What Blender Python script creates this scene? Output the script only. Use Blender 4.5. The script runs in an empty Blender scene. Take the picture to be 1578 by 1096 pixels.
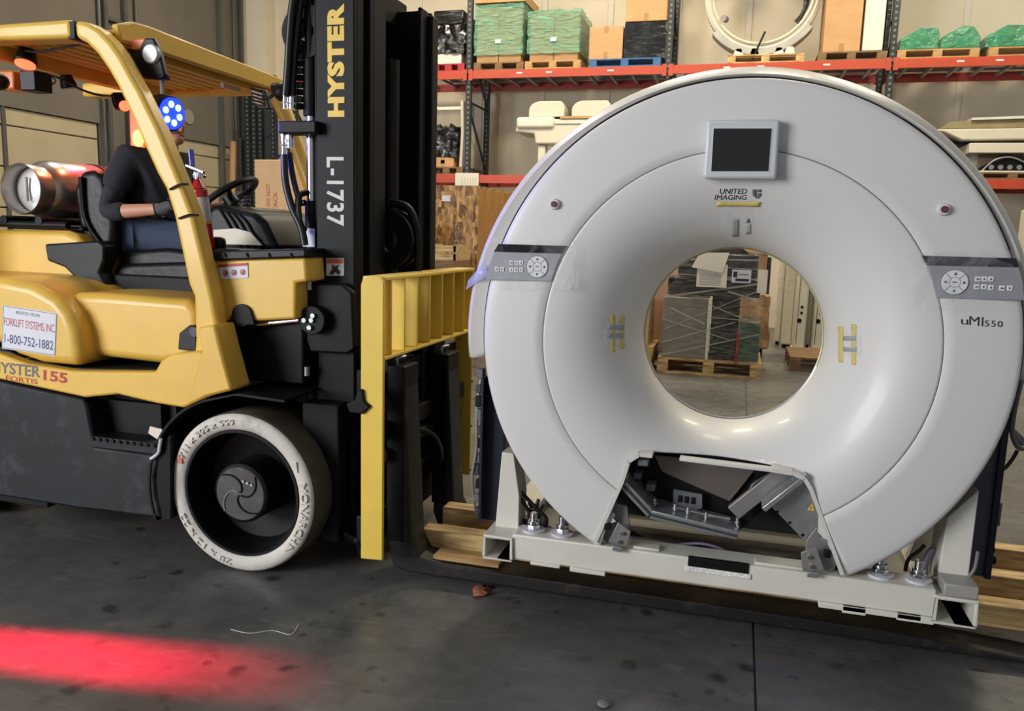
import bpy, bmesh, math, random
from mathutils import Vector, Matrix
random.seed(7)
PI = math.pi
sc = bpy.context.scene
col = sc.collection

# ------------------------------------------------------------------ camera
W_, H_, F_ = 1578, 1096, 1235.4
TH, PT, RL = math.radians(15.55), math.radians(8.6), math.radians(1.65)
CAM = Vector((0, 0, 1.5))
FW = Vector((-math.sin(TH)*math.cos(PT), math.cos(TH)*math.cos(PT), -math.sin(PT)))
RT0 = Vector((math.cos(TH), math.sin(TH), 0)); UP0 = RT0.cross(FW)
RT = RT0*math.cos(RL) + UP0*math.sin(RL)
UP = UP0*math.cos(RL) - RT0*math.sin(RL)
cd = bpy.data.cameras.new('camera'); cam = bpy.data.objects.new('camera', cd); col.objects.link(cam)
cd.sensor_width = 36; cd.lens = F_/W_*36; cd.clip_start = 0.05; cd.clip_end = 200
m = Matrix((RT, UP, -FW)).transposed().to_4x4(); m.translation = CAM
cam.matrix_world = m
sc.camera = cam

# ------------------------------------------------------------------ world, exposure, large lights
sc.view_settings.view_transform = 'Standard'; sc.view_settings.look = 'None'
sc.view_settings.gamma = 1; sc.view_settings.exposure = 0.0; sc.view_settings.use_curve_mapping = False
w = bpy.data.worlds.new('world'); sc.world = w; w.use_nodes = True
bg = w.node_tree.nodes['Background']; bg.inputs[0].default_value = (0.93, 0.95, 1.0, 1); bg.inputs[1].default_value = 0.28

def area(name, loc, target, sx, sy, energy, color, spread=180):
    l = bpy.data.lights.new(name, 'AREA'); l.shape = 'RECTANGLE'; l.size = sx; l.size_y = sy
    l.energy = energy; l.color = color; l.spread = math.radians(spread)
    o = bpy.data.objects.new(name, l); col.objects.link(o); o.location = loc
    o.rotation_euler = (Vector(target)-Vector(loc)).to_track_quat('-Z', 'Y').to_euler()
    return o
area('dock_daylight', (-7.6, -4.2, 2.9), (-0.6, 3.2, 1.0), 4.2, 3.8, 880, (0.95, 0.97, 1.0))
for hx, hy in ((-5.5, 10.2), (-1.5, 10.2), (2.8, 10.2), (-5.0, 6.2), (0.8, 6.4)):
    area('high_bay_lamp', (hx, hy, 7.4), (hx, hy+0.6, 0), 1.3, 1.3, 300 if hy > 8 else 150, (1.0, 0.88, 0.66))

# ------------------------------------------------------------------ helpers
def at(x, y, X=None, Y=None, Z=None):      # the point on a real plane that a measured direction meets
    r = FW + RT*((x-W_/2)/F_) - UP*((y-H_/2)/F_)
    t = (X-CAM.x)/r.x if X is not None else (Y-CAM.y)/r.y if Y is not None else (Z-CAM.z)/r.z
    return CAM + r*t
def lin(v):
    v /= 255
    return v/12.92 if v <= 0.04045 else ((v+0.055)/1.055)**2.4
def rgb(r, g, b): return (lin(r), lin(g), lin(b), 1)

MATS = {}
def M(name, c, rough=0.5, metal=0.0, var=0.12, scale=6.0, bump=0.0, bscale=40.0, coat=0.0, dirt=None, dscale=3.0, dlo=0.5, dhi=0.7,
      stretch=(1, 1, 1), spec=0.5, alpha=1.0, trans=0.0, c2=None):
    if name in MATS: return MATS[name]
    m = bpy.data.materials.new(name); m.use_nodes = True; nt = m.node_tree; N = nt.nodes; L = nt.links
    b = N['Principled BSDF']
    tc = N.new('ShaderNodeTexCoord'); mp = N.new('ShaderNodeMapping'); mp.inputs['Scale'].default_value = stretch
    L.new(tc.outputs['Object'], mp.inputs[0])
    n1 = N.new('ShaderNodeTexNoise'); n1.inputs['Scale'].default_value = scale; n1.inputs['Detail'].default_value = 6
    L.new(mp.outputs[0], n1.inputs['Vector'])
    mx = N.new('ShaderNodeMix'); mx.data_type = 'RGBA'
    base = Vector(c[:3]); lo = base*(1-var); hi = base*(1+var)
    if c2 is not None: lo, hi = Vector(c[:3]), Vector(c2[:3])
    mx.inputs[6].default_value = (*lo, 1); mx.inputs[7].default_value = (*[min(1, v) for v in hi], 1)
    rp = N.new('ShaderNodeMapRange'); rp.inputs[1].default_value = 0.3; rp.inputs[2].default_value = 0.7
    L.new(n1.outputs['Fac'], rp.inputs[0]); L.new(rp.outputs[0], mx.inputs[0])
    out = mx.outputs[2]
    if dirt is not None:
        n2 = N.new('ShaderNodeTexNoise'); n2.inputs['Scale'].default_value = dscale; n2.inputs['Detail'].default_value = 9
        n2.inputs['Roughness'].default_value = 0.7
        L.new(tc.outputs['Object'], n2.inputs['Vector'])
        r2 = N.new('ShaderNodeMapRange'); r2.inputs[1].default_value = dlo; r2.inputs[2].default_value = dhi
        L.new(n2.outputs['Fac'], r2.inputs[0])
        m2 = N.new('ShaderNodeMix'); m2.data_type = 'RGBA'; m2.inputs[7].default_value = dirt
        L.new(r2.outputs[0], m2.inputs[0]); L.new(out, m2.inputs[6]); out = m2.outputs[2]
    L.new(out, b.inputs['Base Color'])
    b.inputs['Roughness'].default_value = rough; b.inputs['Metallic'].default_value = metal
    b.inputs['Coat Weight'].default_value = coat; b.inputs['Coat Roughness'].default_value = 0.08
    b.inputs['Specular IOR Level'].default_value = spec; b.inputs['Alpha'].default_value = alpha
    b.inputs['Transmission Weight'].default_value = trans
    if bump > 0:
        n3 = N.new('ShaderNodeTexNoise'); n3.inputs['Scale'].default_value = bscale; n3.inputs['Detail'].default_value = 5
        L.new(mp.outputs[0], n3.inputs['Vector'])
        bp = N.new('ShaderNodeBump'); bp.inputs['Strength'].default_value = bump; bp.inputs['Distance'].default_value = 0.02
        L.new(n3.outputs['Fac'], bp.inputs['Height']); L.new(bp.outputs[0], b.inputs['Normal'])
    MATS[name] = m; return m
def emis(name, c, s):
    m = bpy.data.materials.new(name); m.use_nodes = True; b = m.node_tree.nodes['Principled BSDF']
    b.inputs['Base Color'].default_value = c; b.inputs['Emission Color'].default_value = c; b.inputs['Emission Strength'].default_value = s
    MATS[name] = m; return m
def film(name, c, op, bscale=14, stretch=(1, 1, 3), rough=0.15, bump=0.6, streak=0.35):   # stretch wrap: part clear, part glossy
    m = bpy.data.materials.new(name); m.use_nodes = True; nt = m.node_tree; N = nt.nodes; L = nt.links
    b = N['Principled BSDF']; o = N['Material Output']
    b.inputs['Base Color'].default_value = c; b.inputs['Roughness'].default_value = rough
    tc = N.new('ShaderNodeTexCoord'); mp = N.new('ShaderNodeMapping'); mp.inputs['Scale'].default_value = stretch
    L.new(tc.outputs['Object'], mp.inputs[0])
    n = N.new('ShaderNodeTexNoise'); n.inputs['Scale'].default_value = bscale; n.inputs['Detail'].default_value = 4
    n.inputs['Distortion'].default_value = 0.8
    L.new(mp.outputs[0], n.inputs['Vector'])
    bp = N.new('ShaderNodeBump'); bp.inputs['Strength'].default_value = bump; bp.inputs['Distance'].default_value = 0.05
    L.new(n.outputs['Fac'], bp.inputs['Height']); L.new(bp.outputs[0], b.inputs['Normal'])
    t = N.new('ShaderNodeBsdfTransparent'); mx = N.new('ShaderNodeMixShader')
    r = N.new('ShaderNodeMapRange'); r.inputs[1].default_value = 0.35; r.inputs[2].default_value = 0.7
    r.inputs[3].default_value = op; r.inputs[4].default_value = min(1, op+streak)
    L.new(n.outputs['Fac'], r.inputs[0]); L.new(r.outputs[0], mx.inputs[0])
    L.new(t.outputs[0], mx.inputs[1]); L.new(b.outputs[0], mx.inputs[2]); L.new(mx.outputs[0], o.inputs[0])
    MATS[name] = m; return m

def org(o):
    v = Vector((0, 0, 0))
    while o is not None: v = v + o.location; o = o.parent
    return v
def add_obj(name, me, parent=None, loc=None):
    o = bpy.data.objects.new(name, me); col.objects.link(o)
    if parent is not None: o.parent = parent
    if loc is not None: o.location = loc
    return o
class MB:
    def __init__(s): s.v = []; s.f = []
    def add(s, vs, fs):
        k = len(s.v); s.v += [tuple(v) for v in vs]; s.f += [tuple(i+k for i in f) for f in fs]; return s
    def box(s, x0, x1, y0, y1, z0, z1):
        return s.add([(x0,y0,z0),(x1,y0,z0),(x1,y1,z0),(x0,y1,z0),(x0,y0,z1),(x1,y0,z1),(x1,y1,z1),(x0,y1,z1)],
                     [(0,3,2,1),(4,5,6,7),(0,1,5,4),(1,2,6,5),(2,3,7,6),(3,0,4,7)])
    def obox(s, p0, p1, wd, th, up=(0, 0, 1)):       # a bar from p0 to p1, wd across, th along 'up'
        p0, p1 = Vector(p0), Vector(p1); d = (p1-p0).normalized(); up = Vector(up)
        sd = d.cross(up).normalized(); u = sd.cross(d).normalized()
        vs = [p+sd*a*wd/2+u*b*th/2 for p in (p0, p1) for a, b in ((-1,-1),(1,-1),(1,1),(-1,1))]
        return s.add(vs, [(0,1,2,3),(7,6,5,4),(0,4,5,1),(1,5,6,2),(2,6,7,3),(3,7,4,0)])
    def cyl(s, p0, p1, r0, r1=None, n=20, caps=True):
        if r1 is None: r1 = r0
        p0, p1 = Vector(p0), Vector(p1); d = (p1-p0).normalized()
        a = d.orthogonal().normalized(); b = d.cross(a)
        vs = [p+(a*math.cos(2*PI*i/n)+b*math.sin(2*PI*i/n))*r for p, r in ((p0, r0), (p1, r1)) for i in range(n)]
        fs = [(i, (i+1) % n, n+(i+1) % n, n+i) for i in range(n)]
        if caps: fs += [tuple(range(n-1, -1, -1)), tuple(range(n, 2*n))]
        return s.add(vs, fs)
    def tube(s, pts, r, n=10, smooth=6, close=False):
        P = [Vector(p) for p in pts]
        R = list(r) if isinstance(r, (list, tuple)) else [r]*len(P)
        if smooth > 1 and len(P) > 2:
            Q = []; RR = []
            for i in range(len(P)-1 if not close else len(P)):
                L_ = len(P)
                if close: a, b, c, d = P[i-1], P[i], P[(i+1) % L_], P[(i+2) % L_]; ra, rb = R[i], R[(i+1) % L_]
                else: a, b, c, d = P[max(i-1, 0)], P[i], P[i+1], P[min(i+2, L_-1)]; ra, rb = R[i], R[i+1]
                for k in range(smooth):
                    t = k/smooth
                    Q.append(0.5*((2*b)+(c-a)*t+(2*a-5*b+4*c-d)*t*t+(3*b-a-3*c+d)*t**3)); RR.append(ra+(rb-ra)*t)
            if not close: Q.append(P[-1]); RR.append(R[-1])
            P, R = Q, RR
        nrm = None; vs = []; L_ = len(P)
        for i, p in enumerate(P):
            if close: d = (P[(i+1) % L_]-P[i-1]).normalized()
            else: d = (P[min(i+1, L_-1)]-P[max(i-1, 0)]).normalized()
            if nrm is None: nrm = d.orthogonal().normalized()
            else:
                nrm = nrm-d*nrm.dot(d); nrm.normalize()
            b = d.cross(nrm)
            vs += [p+(nrm*math.cos(2*PI*k/n)+b*math.sin(2*PI*k/n))*R[i] for k in range(n)]
        fs = []
        for i in range(L_ if close else L_-1):
            j = (i+1) % L_
            fs += [(i*n+k, i*n+(k+1) % n, j*n+(k+1) % n, j*n+k) for k in range(n)]
        if not close: fs += [tuple(range(n-1, -1, -1)), tuple(range((L_-1)*n, L_*n))]
        return s.add(vs, fs)
    def prism(s, pts, axis, a, b):                  # outline pts extruded along axis from a to b
        n = len(pts)
        def p3(p, t): return (t, p[0], p[1]) if axis == 'X' else (p[0], t, p[1]) if axis == 'Y' else (p[0], p[1], t)
        vs = [p3(p, a) for p in pts]+[p3(p, b) for p in pts]
        return s.add(vs, [tuple(range(n)), tuple(range(2*n-1, n-1, -1))]+[(i, n+i, n+(i+1) % n, (i+1) % n) for i in range(n)])
    def lathe(s, prof, c, n=64, a0=0.0, a1=2*PI, axis='Y', closed=False):   # prof: (radius, along axis)
        full = abs(a1-a0-2*PI) < 1e-6; K = n if full else n+1; m_ = len(prof); vs = []
        for i in range(K):
            a = a0+(a1-a0)*i/n; ca, sa = math.cos(a), math.sin(a)
            for r, t in prof:
                if callable(r): r = r(a)
                vs.append((c[0]+r*ca, t, c[2]+r*sa) if axis == 'Y' else (c[0]+r*ca, c[1]+r*sa, t) if axis == 'Z' else (t, c[1]+r*ca, c[2]+r*sa))
        fs = []
        for i in range(n):
            j = (i+1) % K
            for k in range(m_ if closed else m_-1):
                l = (k+1) % m_
                fs.append((i*m_+k, i*m_+l, j*m_+l, j*m_+k))
        return s.add(vs, fs)
    def ball(s, c, r, sx=1, sy=1, sz=1, n=16, m_=10):
        vs = [(c[0]+r*sx*math.sin(PI*j/m_)*math.cos(2*PI*i/n), c[1]+r*sy*math.sin(PI*j/m_)*math.sin(2*PI*i/n), c[2]+r*sz*math.cos(PI*j/m_)) for j in range(m_+1) for i in range(n)]
        return s.add(vs, [(j*n+i, (j+1)*n+i, (j+1)*n+(i+1) % n, j*n+(i+1) % n) for j in range(m_) for i in range(n)])
    def build(s, name, mat, parent=None, bevel=0.0, seg=2, sharp=0.6, solid=0.0, weld=False, subd=0):
        if parent is not None: o_ = org(parent)
        else:
            xs, ys, zs = zip(*s.v); o_ = Vector(((min(xs)+max(xs))/2, (min(ys)+max(ys))/2, min(zs)))
        me = bpy.data.meshes.new(name)
        me.from_pydata([(v[0]-o_.x, v[1]-o_.y, v[2]-o_.z) for v in s.v], [], s.f)
        bm = bmesh.new(); bm.from_mesh(me)
        bmesh.ops.remove_doubles(bm, verts=bm.verts, dist=1e-5)
        bmesh.ops.recalc_face_normals(bm, faces=bm.faces)
        for f in bm.faces: f.smooth = True
        for e in bm.edges:
            if len(e.link_faces) == 2 and e.calc_face_angle(0) > sharp: e.smooth = False
        bm.to_mesh(me); bm.free(); me.update()
        me.materials.append(mat)
        o = add_obj(name, me, parent, None if parent is not None else o_)
        if subd:
            q = o.modifiers.new('s', 'SUBSURF'); q.levels = subd; q.render_levels = subd
        if solid:
            q = o.modifiers.new('t', 'SOLIDIFY'); q.thickness = solid; q.offset = -1
        if bevel:
            q = o.modifiers.new('b', 'BEVEL'); q.width = bevel; q.segments = seg; q.limit_method = 'ANGLE'; q.angle_limit = 0.6
            q.harden_normals = False
        return o
def px(pts, **k): return [at(x, y, **k) for x, y in pts]
def pxz(pts, Y): return [(p.x, p.z) for p in px(pts, Y=Y)]
def tag(o, label=None, cat=None, group=None, kind=None):
    if label: o['label'] = label
    if cat: o['category'] = cat
    if group: o['group'] = group
    if kind: o['kind'] = kind
    return o
def thing(name, loc, label, cat, group=None):
    o = bpy.data.objects.new(name, None); col.objects.link(o); o.location = loc; o.empty_display_size = 0.1
    return tag(o, label, cat, group)
def kids(o): return [c for c in bpy.data.objects if c.parent == o]
def dup(o, loc=None, parent=None, label=None, rotz=None):
    ks = kids(o); c = o.copy(); col.objects.link(c)
    if parent is not None: c.parent = parent
    if loc is not None: c.location = loc
    if rotz is not None: c.rotation_euler.z = rotz
    if label: c['label'] = label
    for k in ks: dup(k, None, c)
    return c
def glyphs(string, shear=0.0, extr=0.5, offset=0.0, space=1.0):
    cu = bpy.data.curves.new('t', 'FONT'); cu.body = string; cu.size = 1; cu.extrude = extr; cu.shear = shear; cu.resolution_u = 3
    cu.offset = offset; cu.space_character = space
    o = bpy.data.objects.new('t', cu); col.objects.link(o)
    dg = bpy.context.evaluated_depsgraph_get(); me = bpy.data.meshes.new_from_object(o.evaluated_get(dg))
    vs = [tuple(v.co) for v in me.vertices]; fs = [tuple(p.vertices) for p in me.polygons]
    bpy.data.objects.remove(o); bpy.data.curves.remove(cu); bpy.data.meshes.remove(me)
    return vs, fs
def lettering(string, p0, right, up, wd, ht, mat, parent, name='lettering', th=0.002, shear=0.0, offset=0.0, space=1.0, warp=None):
    """letters filling a wd x ht rectangle whose lower left corner is p0"""
    vs, fs = glyphs(string, shear, 0.5, offset, space)
    x0 = min(v[0] for v in vs); x1 = max(v[0] for v in vs); y0 = min(v[1] for v in vs); y1 = max(v[1] for v in vs)
    right = Vector(right).normalized(); up = Vector(up).normalized(); nr = right.cross(up)
    b = MB(); out = []
    for v in vs:
        u, t = (v[0]-x0)/(x1-x0)*wd, (v[1]-y0)/(y1-y0)*ht
        if warp: out.append(warp(u, t, v[2]*th))
        else: out.append(Vector(p0)+right*u+up*t+nr*(v[2]*th))
    b.add(out, fs)
    return b.build(name, mat, parent)

# ------------------------------------------------------------------ materials
YEL = M('forklift_yellow', rgb(220, 178, 74), 0.42, var=0.05, coat=0.1, dirt=rgb(168, 140, 78), dscale=5, dlo=0.62, dhi=0.85)
YELB = M('backrest_yellow', rgb(226, 192, 76), 0.5, var=0.06, dirt=rgb(70, 60, 35), dscale=9, dlo=0.66, dhi=0.74)
BLK = M('black_paint', rgb(11, 12, 13), 0.5, var=0.2, dirt=rgb(28, 28, 27), dscale=6, dlo=0.55, dhi=0.9, spec=0.2)
BLKD = M('dark_steel', rgb(11, 11, 12), 0.55, var=0.2, spec=0.25)
SIDE = M('scuffed_black_panel', rgb(22, 25, 29), 0.5, var=0.2, spec=0.3, dirt=rgb(72, 76, 82), dscale=4.0, dlo=0.52, dhi=0.8, stretch=(1, 1, 2))
PLAS = M('black_plastic', rgb(15, 16, 17), 0.45, var=0.15, spec=0.3, bump=0.05, bscale=300)
VIN = M('black_vinyl', rgb(15, 16, 18), 0.42, var=0.15, spec=0.3, bump=0.12, bscale=22)
RUB = M('hose_rubber', rgb(16, 16, 17), 0.4, var=0.1)
CHR = M('chrome', rgb(215, 215, 220), 0.14, 1.0, var=0.03)
STL = M('galvanised_steel', rgb(165, 168, 170), 0.38, 0.75, var=0.12, scale=25)
GRAYM = M('grey_bracket', rgb(135, 132, 128), 0.45, 0.35, var=0.1)
FORKM = M('worn_fork_steel', rgb(19, 18, 18), 0.55, 0.1, var=0.3, scale=5, dirt=rgb(92, 70, 52), dscale=4, dlo=0.55, dhi=0.8)
TYR = M('tyre_sidewall', rgb(205, 200, 190), 0.75, var=0.06, dirt=rgb(120, 110, 98), dscale=7, dlo=0.55, dhi=0.8, bump=0.15, bscale=30)
TRD = M('tyre_tread', rgb(92, 82, 66), 0.8, var=0.15, dirt=rgb(62, 56, 48), dscale=5, dlo=0.45, dhi=0.75)
WHT = M('gantry_white', rgb(209, 207, 204), 0.42, var=0.012, scale=2, coat=0.08)
WHS = M('gantry_shell_white', rgb(206, 202, 194), 0.42, var=0.015, scale=2, coat=0.08)
FRM = M('frame_white_paint', rgb(212, 208, 196), 0.4, var=0.05, dirt=rgb(165, 158, 140), dscale=6, dlo=0.6, dhi=0.85)
NAVY = M('navy_panel', rgb(26, 32, 46), 0.4, 0.3, var=0.2)
DGR = M('dark_grey', rgb(52, 52, 54), 0.5, var=0.15)
SCRN = M('dark_screen', rgb(34, 34, 35), 0.22, var=0.03)
SILV = M('silver_grey_panel', rgb(150, 150, 156), 0.4, 0.2, var=0.04)
BTN = M('button_white', rgb(215, 215, 215), 0.4, var=0.03)
INK = M('ink_dark', rgb(40, 40, 45), 0.5, var=0.05)
REDI = M('ink_red', rgb(170, 45, 40), 0.5, var=0.05)
GREYI = M('ink_grey', rgb(95, 98, 102), 0.5, var=0.05)
LWHT = M('lettering_white', rgb(200, 200, 198), 0.5, var=0.1)
STK = M('sticker_white', rgb(205, 205, 212), 0.45, var=0.03)
TAPE = M('masking_tape', rgb(218, 196, 100), 0.55, var=0.08, scale=40, alpha=0.85)
CARD = M('cardboard', rgb(190, 148, 102), 0.75, var=0.08, scale=4, stretch=(1, 1, 3))
CARD2 = M('cardboard_dark', rgb(165, 128, 88), 0.75, var=0.1, scale=4)
TAN = M('packing_tape', rgb(168, 126, 80), 0.3, var=0.05)
WOOD = M('pallet_wood', rgb(196, 160, 108), 0.75, scale=5, stretch=(1, 10, 10), c2=rgb(158, 120, 74), bump=0.2, bscale=12)
WOOD2 = M('pallet_wood_dark', rgb(140, 108, 72), 0.75, scale=5, stretch=(1, 10, 10), c2=rgb(100, 76, 50), bump=0.2, bscale=12)
PINE = M('pine_timber', rgb(222, 192, 132), 0.65, scale=5, stretch=(1, 9, 9), c2=rgb(136, 98, 56))
BLUE = M('blue_pallet_paint', rgb(48, 92, 140), 0.6, var=0.15, scale=8)
REDP = M('red_pallet_paint', rgb(160, 40, 44), 0.6, var=0.15, scale=8)
ORG = M('rack_orange', rgb(178, 68, 40), 0.45, var=0.08, dirt=rgb(140, 60, 40), dscale=6, dlo=0.6, dhi=0.8)
ORGD = M('rack_red', rgb(168, 62, 52), 0.5, var=0.1)
RGRN = M('rack_upright_paint', rgb(36, 46, 50), 0.5, var=0.1)
CREAM = M('cream_plastic', rgb(206, 200, 180), 0.45, var=0.04)
CREAM2 = M('cream_panel', rgb(216, 212, 196), 0.5, var=0.04)
BWRAP = M('black_wrap', rgb(14, 14, 15), 0.12, var=0.2, bump=1.0, bscale=13, stretch=(1, 1, 2.2), coat=0.5)
BWRAP2 = M('black_wrap_smooth', rgb(13, 13, 14), 0.22, var=0.2, bump=0.5, bscale=5, stretch=(1, 1, 4), coat=0.3)
GFILM = film('green_stretch_film', rgb(132, 196, 164), 0.34, 9, (0.6, 0.6, 3.4), 0.14, 1.0, 0.35)
CFILM = film('clear_stretch_film', rgb(215, 210, 200), 0.03, 8, (1, 1, 4), 0.14, 0.9, 0.16)
THIN = film('clear_protective_film', rgb(230, 230, 235), 0.0, 9, (1, 1, 1), 0.12, 0.8, 0.10)
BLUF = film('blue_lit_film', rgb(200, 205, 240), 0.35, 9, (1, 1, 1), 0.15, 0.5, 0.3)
SKIN = M('skin', rgb(196, 142, 116), 0.55, var=0.06, scale=12)
SHIRT = M('navy_shirt', rgb(32, 35, 44), 0.85, var=0.12, bump=0.3, bscale=9)
JEANS = M('blue_denim', rgb(44, 56, 78), 0.85, var=0.2, bump=0.35, bscale=10)
GLOVE = M('grey_glove', rgb(72, 74, 78), 0.8, var=0.15)
HAIR = M('dark_hair', rgb(38, 30, 26), 0.7, var=0.2)
REDX = M('extinguisher_red', rgb(170, 26, 30), 0.28, var=0.06, coat=0.4)
GLS = M('lamp_lens_clear', rgb(190, 190, 195), 0.2, var=0.1, scale=60)
ALU = M('tank_aluminium', rgb(196, 192, 188), 0.3, 0.8, var=0.08, scale=10, bump=0.05, bscale=30)
MIR = M('mirror_glass', rgb(180, 182, 185), 0.03, 1.0, var=0.01)
PAPER = M('paper', rgb(226, 218, 200), 0.7, var=0.04)
BAG = M('clear_bag', rgb(206, 202, 160), 0.25, var=0.1, bump=0.8, bscale=12, coat=0.3)
WALLB = M('back_wall_paint', rgb(216, 204, 180), 0.8, var=0.05, scale=1.5, stretch=(1, 1, 0.4))
STRIP = M('wall_strip_white', rgb(212, 205, 188), 0.7, var=0.03)
CONC = M('left_wall_concrete', rgb(104, 97, 88), 0.85, var=0.1, scale=1.2, bump=0.1, bscale=20)
DOORM = M('door_panel_cream', rgb(172, 160, 132), 0.6, var=0.05, scale=2)
TRK = M('door_track_grey', rgb(92, 92, 88), 0.5, 0.4, var=0.1)

def floor_mat():
    m = bpy.data.materials.new('floor_concrete'); m.use_nodes = True; nt = m.node_tree; N = nt.nodes; L = nt.links
    b = N['Principled BSDF']; ge = N.new('ShaderNodeNewGeometry')
    def noise(s, det=6, rg=0.6, dist=0.0, st=(1, 1, 1)):
        mp = N.new('ShaderNodeMapping'); mp.inputs['Scale'].default_value = st; L.new(ge.outputs['Position'], mp.inputs[0])
        n = N.new('ShaderNodeTexNoise'); n.inputs['Scale'].default_value = s; n.inputs['Detail'].default_value = det
        n.inputs['Roughness'].default_value = rg; n.inputs['Distortion'].default_value = dist; L.new(mp.outputs[0], n.inputs['Vector']); return n.outputs['Fac']
    def ramp(o, a, c, lo=0., hi=1.):
        r = N.new('ShaderNodeMapRange'); r.inputs[1].default_value = a; r.inputs[2].default_value = c
        r.inputs[3].default_value = lo; r.inputs[4].default_value = hi; L.new(o, r.inputs[0]); return r.outputs[0]
    def mix(fac, A, B):
        x = N.new('ShaderNodeMix'); x.data_type = 'RGBA'; L.new(fac, x.inputs[0])
        if isinstance(A, tuple): x.inputs[6].default_value = A
        else: L.new(A, x.inputs[6])
        x.inputs[7].default_value = B; return x.outputs[2]
    c = mix(ramp(noise(1.1, 8, 0.65), 0.35, 0.65), rgb(76, 75, 73), rgb(102, 100, 97))
    c = mix(ramp(noise(9, 8, 0.7), 0.45, 0.8, 0, 0.5), c, rgb(48, 48, 48))
    vo = N.new('ShaderNodeTexVoronoi'); vo.inputs['Scale'].default_value = 5.5; L.new(ge.outputs['Position'], vo.inputs['Vector'])
    sp = ramp(vo.outputs['Distance'], 0.22, 0.10); wn = ramp(noise(2.3), 0.44, 0.56)
    mu = N.new('ShaderNodeMath'); mu.operation = 'MULTIPLY'; L.new(sp, mu.inputs[0]); L.new(wn, mu.inputs[1])
    m3 = N.new('ShaderNodeMath'); m3.operation = 'MULTIPLY'; L.new(mu.outputs[0], m3.inputs[0]); m3.inputs[1].default_value = 0.85
    c = mix(m3.outputs[0], c, rgb(42, 41, 41))
    v2 = N.new('ShaderNodeTexVoronoi'); v2.inputs['Scale'].default_value = 11; v2.inputs['Randomness'].default_value = 1
    nz = N.new('ShaderNodeTexNoise'); nz.inputs['Scale'].default_value = 14; L.new(ge.outputs['Position'], nz.inputs['Vector'])
    vm = N.new('ShaderNodeVectorMath'); vm.operation = 'MULTIPLY_ADD'; vm.inputs[1].default_value = (0.07, 0.07, 0); L.new(nz.outputs['Color'], vm.inputs[0]); L.new(ge.outputs['Position'], vm.inputs[2])
    L.new(vm.outputs[0], v2.inputs['Vector']); L.new(vm.outputs[0], vo.inputs['Vector'])
    m4 = N.new('ShaderNodeMath'); m4.operation = 'MULTIPLY'; L.new(ramp(v2.outputs['Distance'], 0.26, 0.16, 0, 0.6), m4.inputs[0]); L.new(ramp(noise(3.7), 0.5, 0.58), m4.inputs[1])
    c = mix(m4.outputs[0], c, rgb(44, 43, 43))
    v3 = N.new('ShaderNodeTexVoronoi'); v3.inputs['Scale'].default_value = 26; L.new(ge.outputs['Position'], v3.inputs['Vector'])
    c = mix(ramp(v3.outputs['Distance'], 0.07, 0.03, 0, 0.6), c, rgb(165, 160, 152))
    c = mix(ramp(noise(2.6, 9, 0.8, 2.0, (1, 5, 1)), 0.56, 0.70, 0, 0.42), c, rgb(150, 148, 145))
    c = mix(ramp(noise(60, 3, 0.5), 0.72, 0.78, 0, 0.6), c, rgb(160, 156, 150))
    L.new(c, b.inputs['Base Color'])
    L.new(ramp(noise(3, 8, 0.7), 0.3, 0.7, 0.26, 0.5), b.inputs['Roughness'])
    bp = N.new('ShaderNodeBump'); bp.inputs['Strength'].default_value = 0.08; bp.inputs['Distance'].default_value = 0.01
    L.new(noise(30, 6), bp.inputs['Height']); L.new(bp.outputs[0], b.inputs['Normal'])
    return m
FLOOR = floor_mat()
def osb_mat():
    m = bpy.data.materials.new('osb_board'); m.use_nodes = True; nt = m.node_tree; N = nt.nodes; L = nt.links
    b = N['Principled BSDF']; tc = N.new('ShaderNodeTexCoord'); b.inputs['Roughness'].default_value = 0.7
    mp = N.new('ShaderNodeMapping'); mp.inputs['Scale'].default_value = (1, 1, 0.4); mp.inputs['Rotation'].default_value = (0, 0.5, 0)
    L.new(tc.outputs['Object'], mp.inputs[0])
    v = N.new('ShaderNodeTexVoronoi'); v.inputs['Scale'].default_value = 26; v.inputs['Randomness'].default_value = 1; L.new(mp.outputs[0], v.inputs['Vector'])
    n = N.new('ShaderNodeTexNoise'); n.inputs['Scale'].default_value = 14; n.inputs['Distortion'].default_value = 2.5; n.inputs['Detail'].default_value = 4; L.new(mp.outputs[0], n.inputs['Vector'])
    r = N.new('ShaderNodeValToRGB'); e = r.color_ramp.elements
    e[0].position = 0.3; e[0].color = rgb(92, 60, 34); e[1].position = 0.7; e[1].color = rgb(206, 162, 104)
    mm = N.new('ShaderNodeMix'); mm.data_type = 'FLOAT'; mm.inputs[0].default_value = 0.5
    L.new(n.outputs['Fac'], mm.inputs[2]); L.new(v.outputs['Color'], mm.inputs[3]); L.new(mm.outputs[0], r.inputs[0]); L.new(r.outputs[0], b.inputs['Base Color'])
    return m
OSB = osb_mat()
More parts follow.
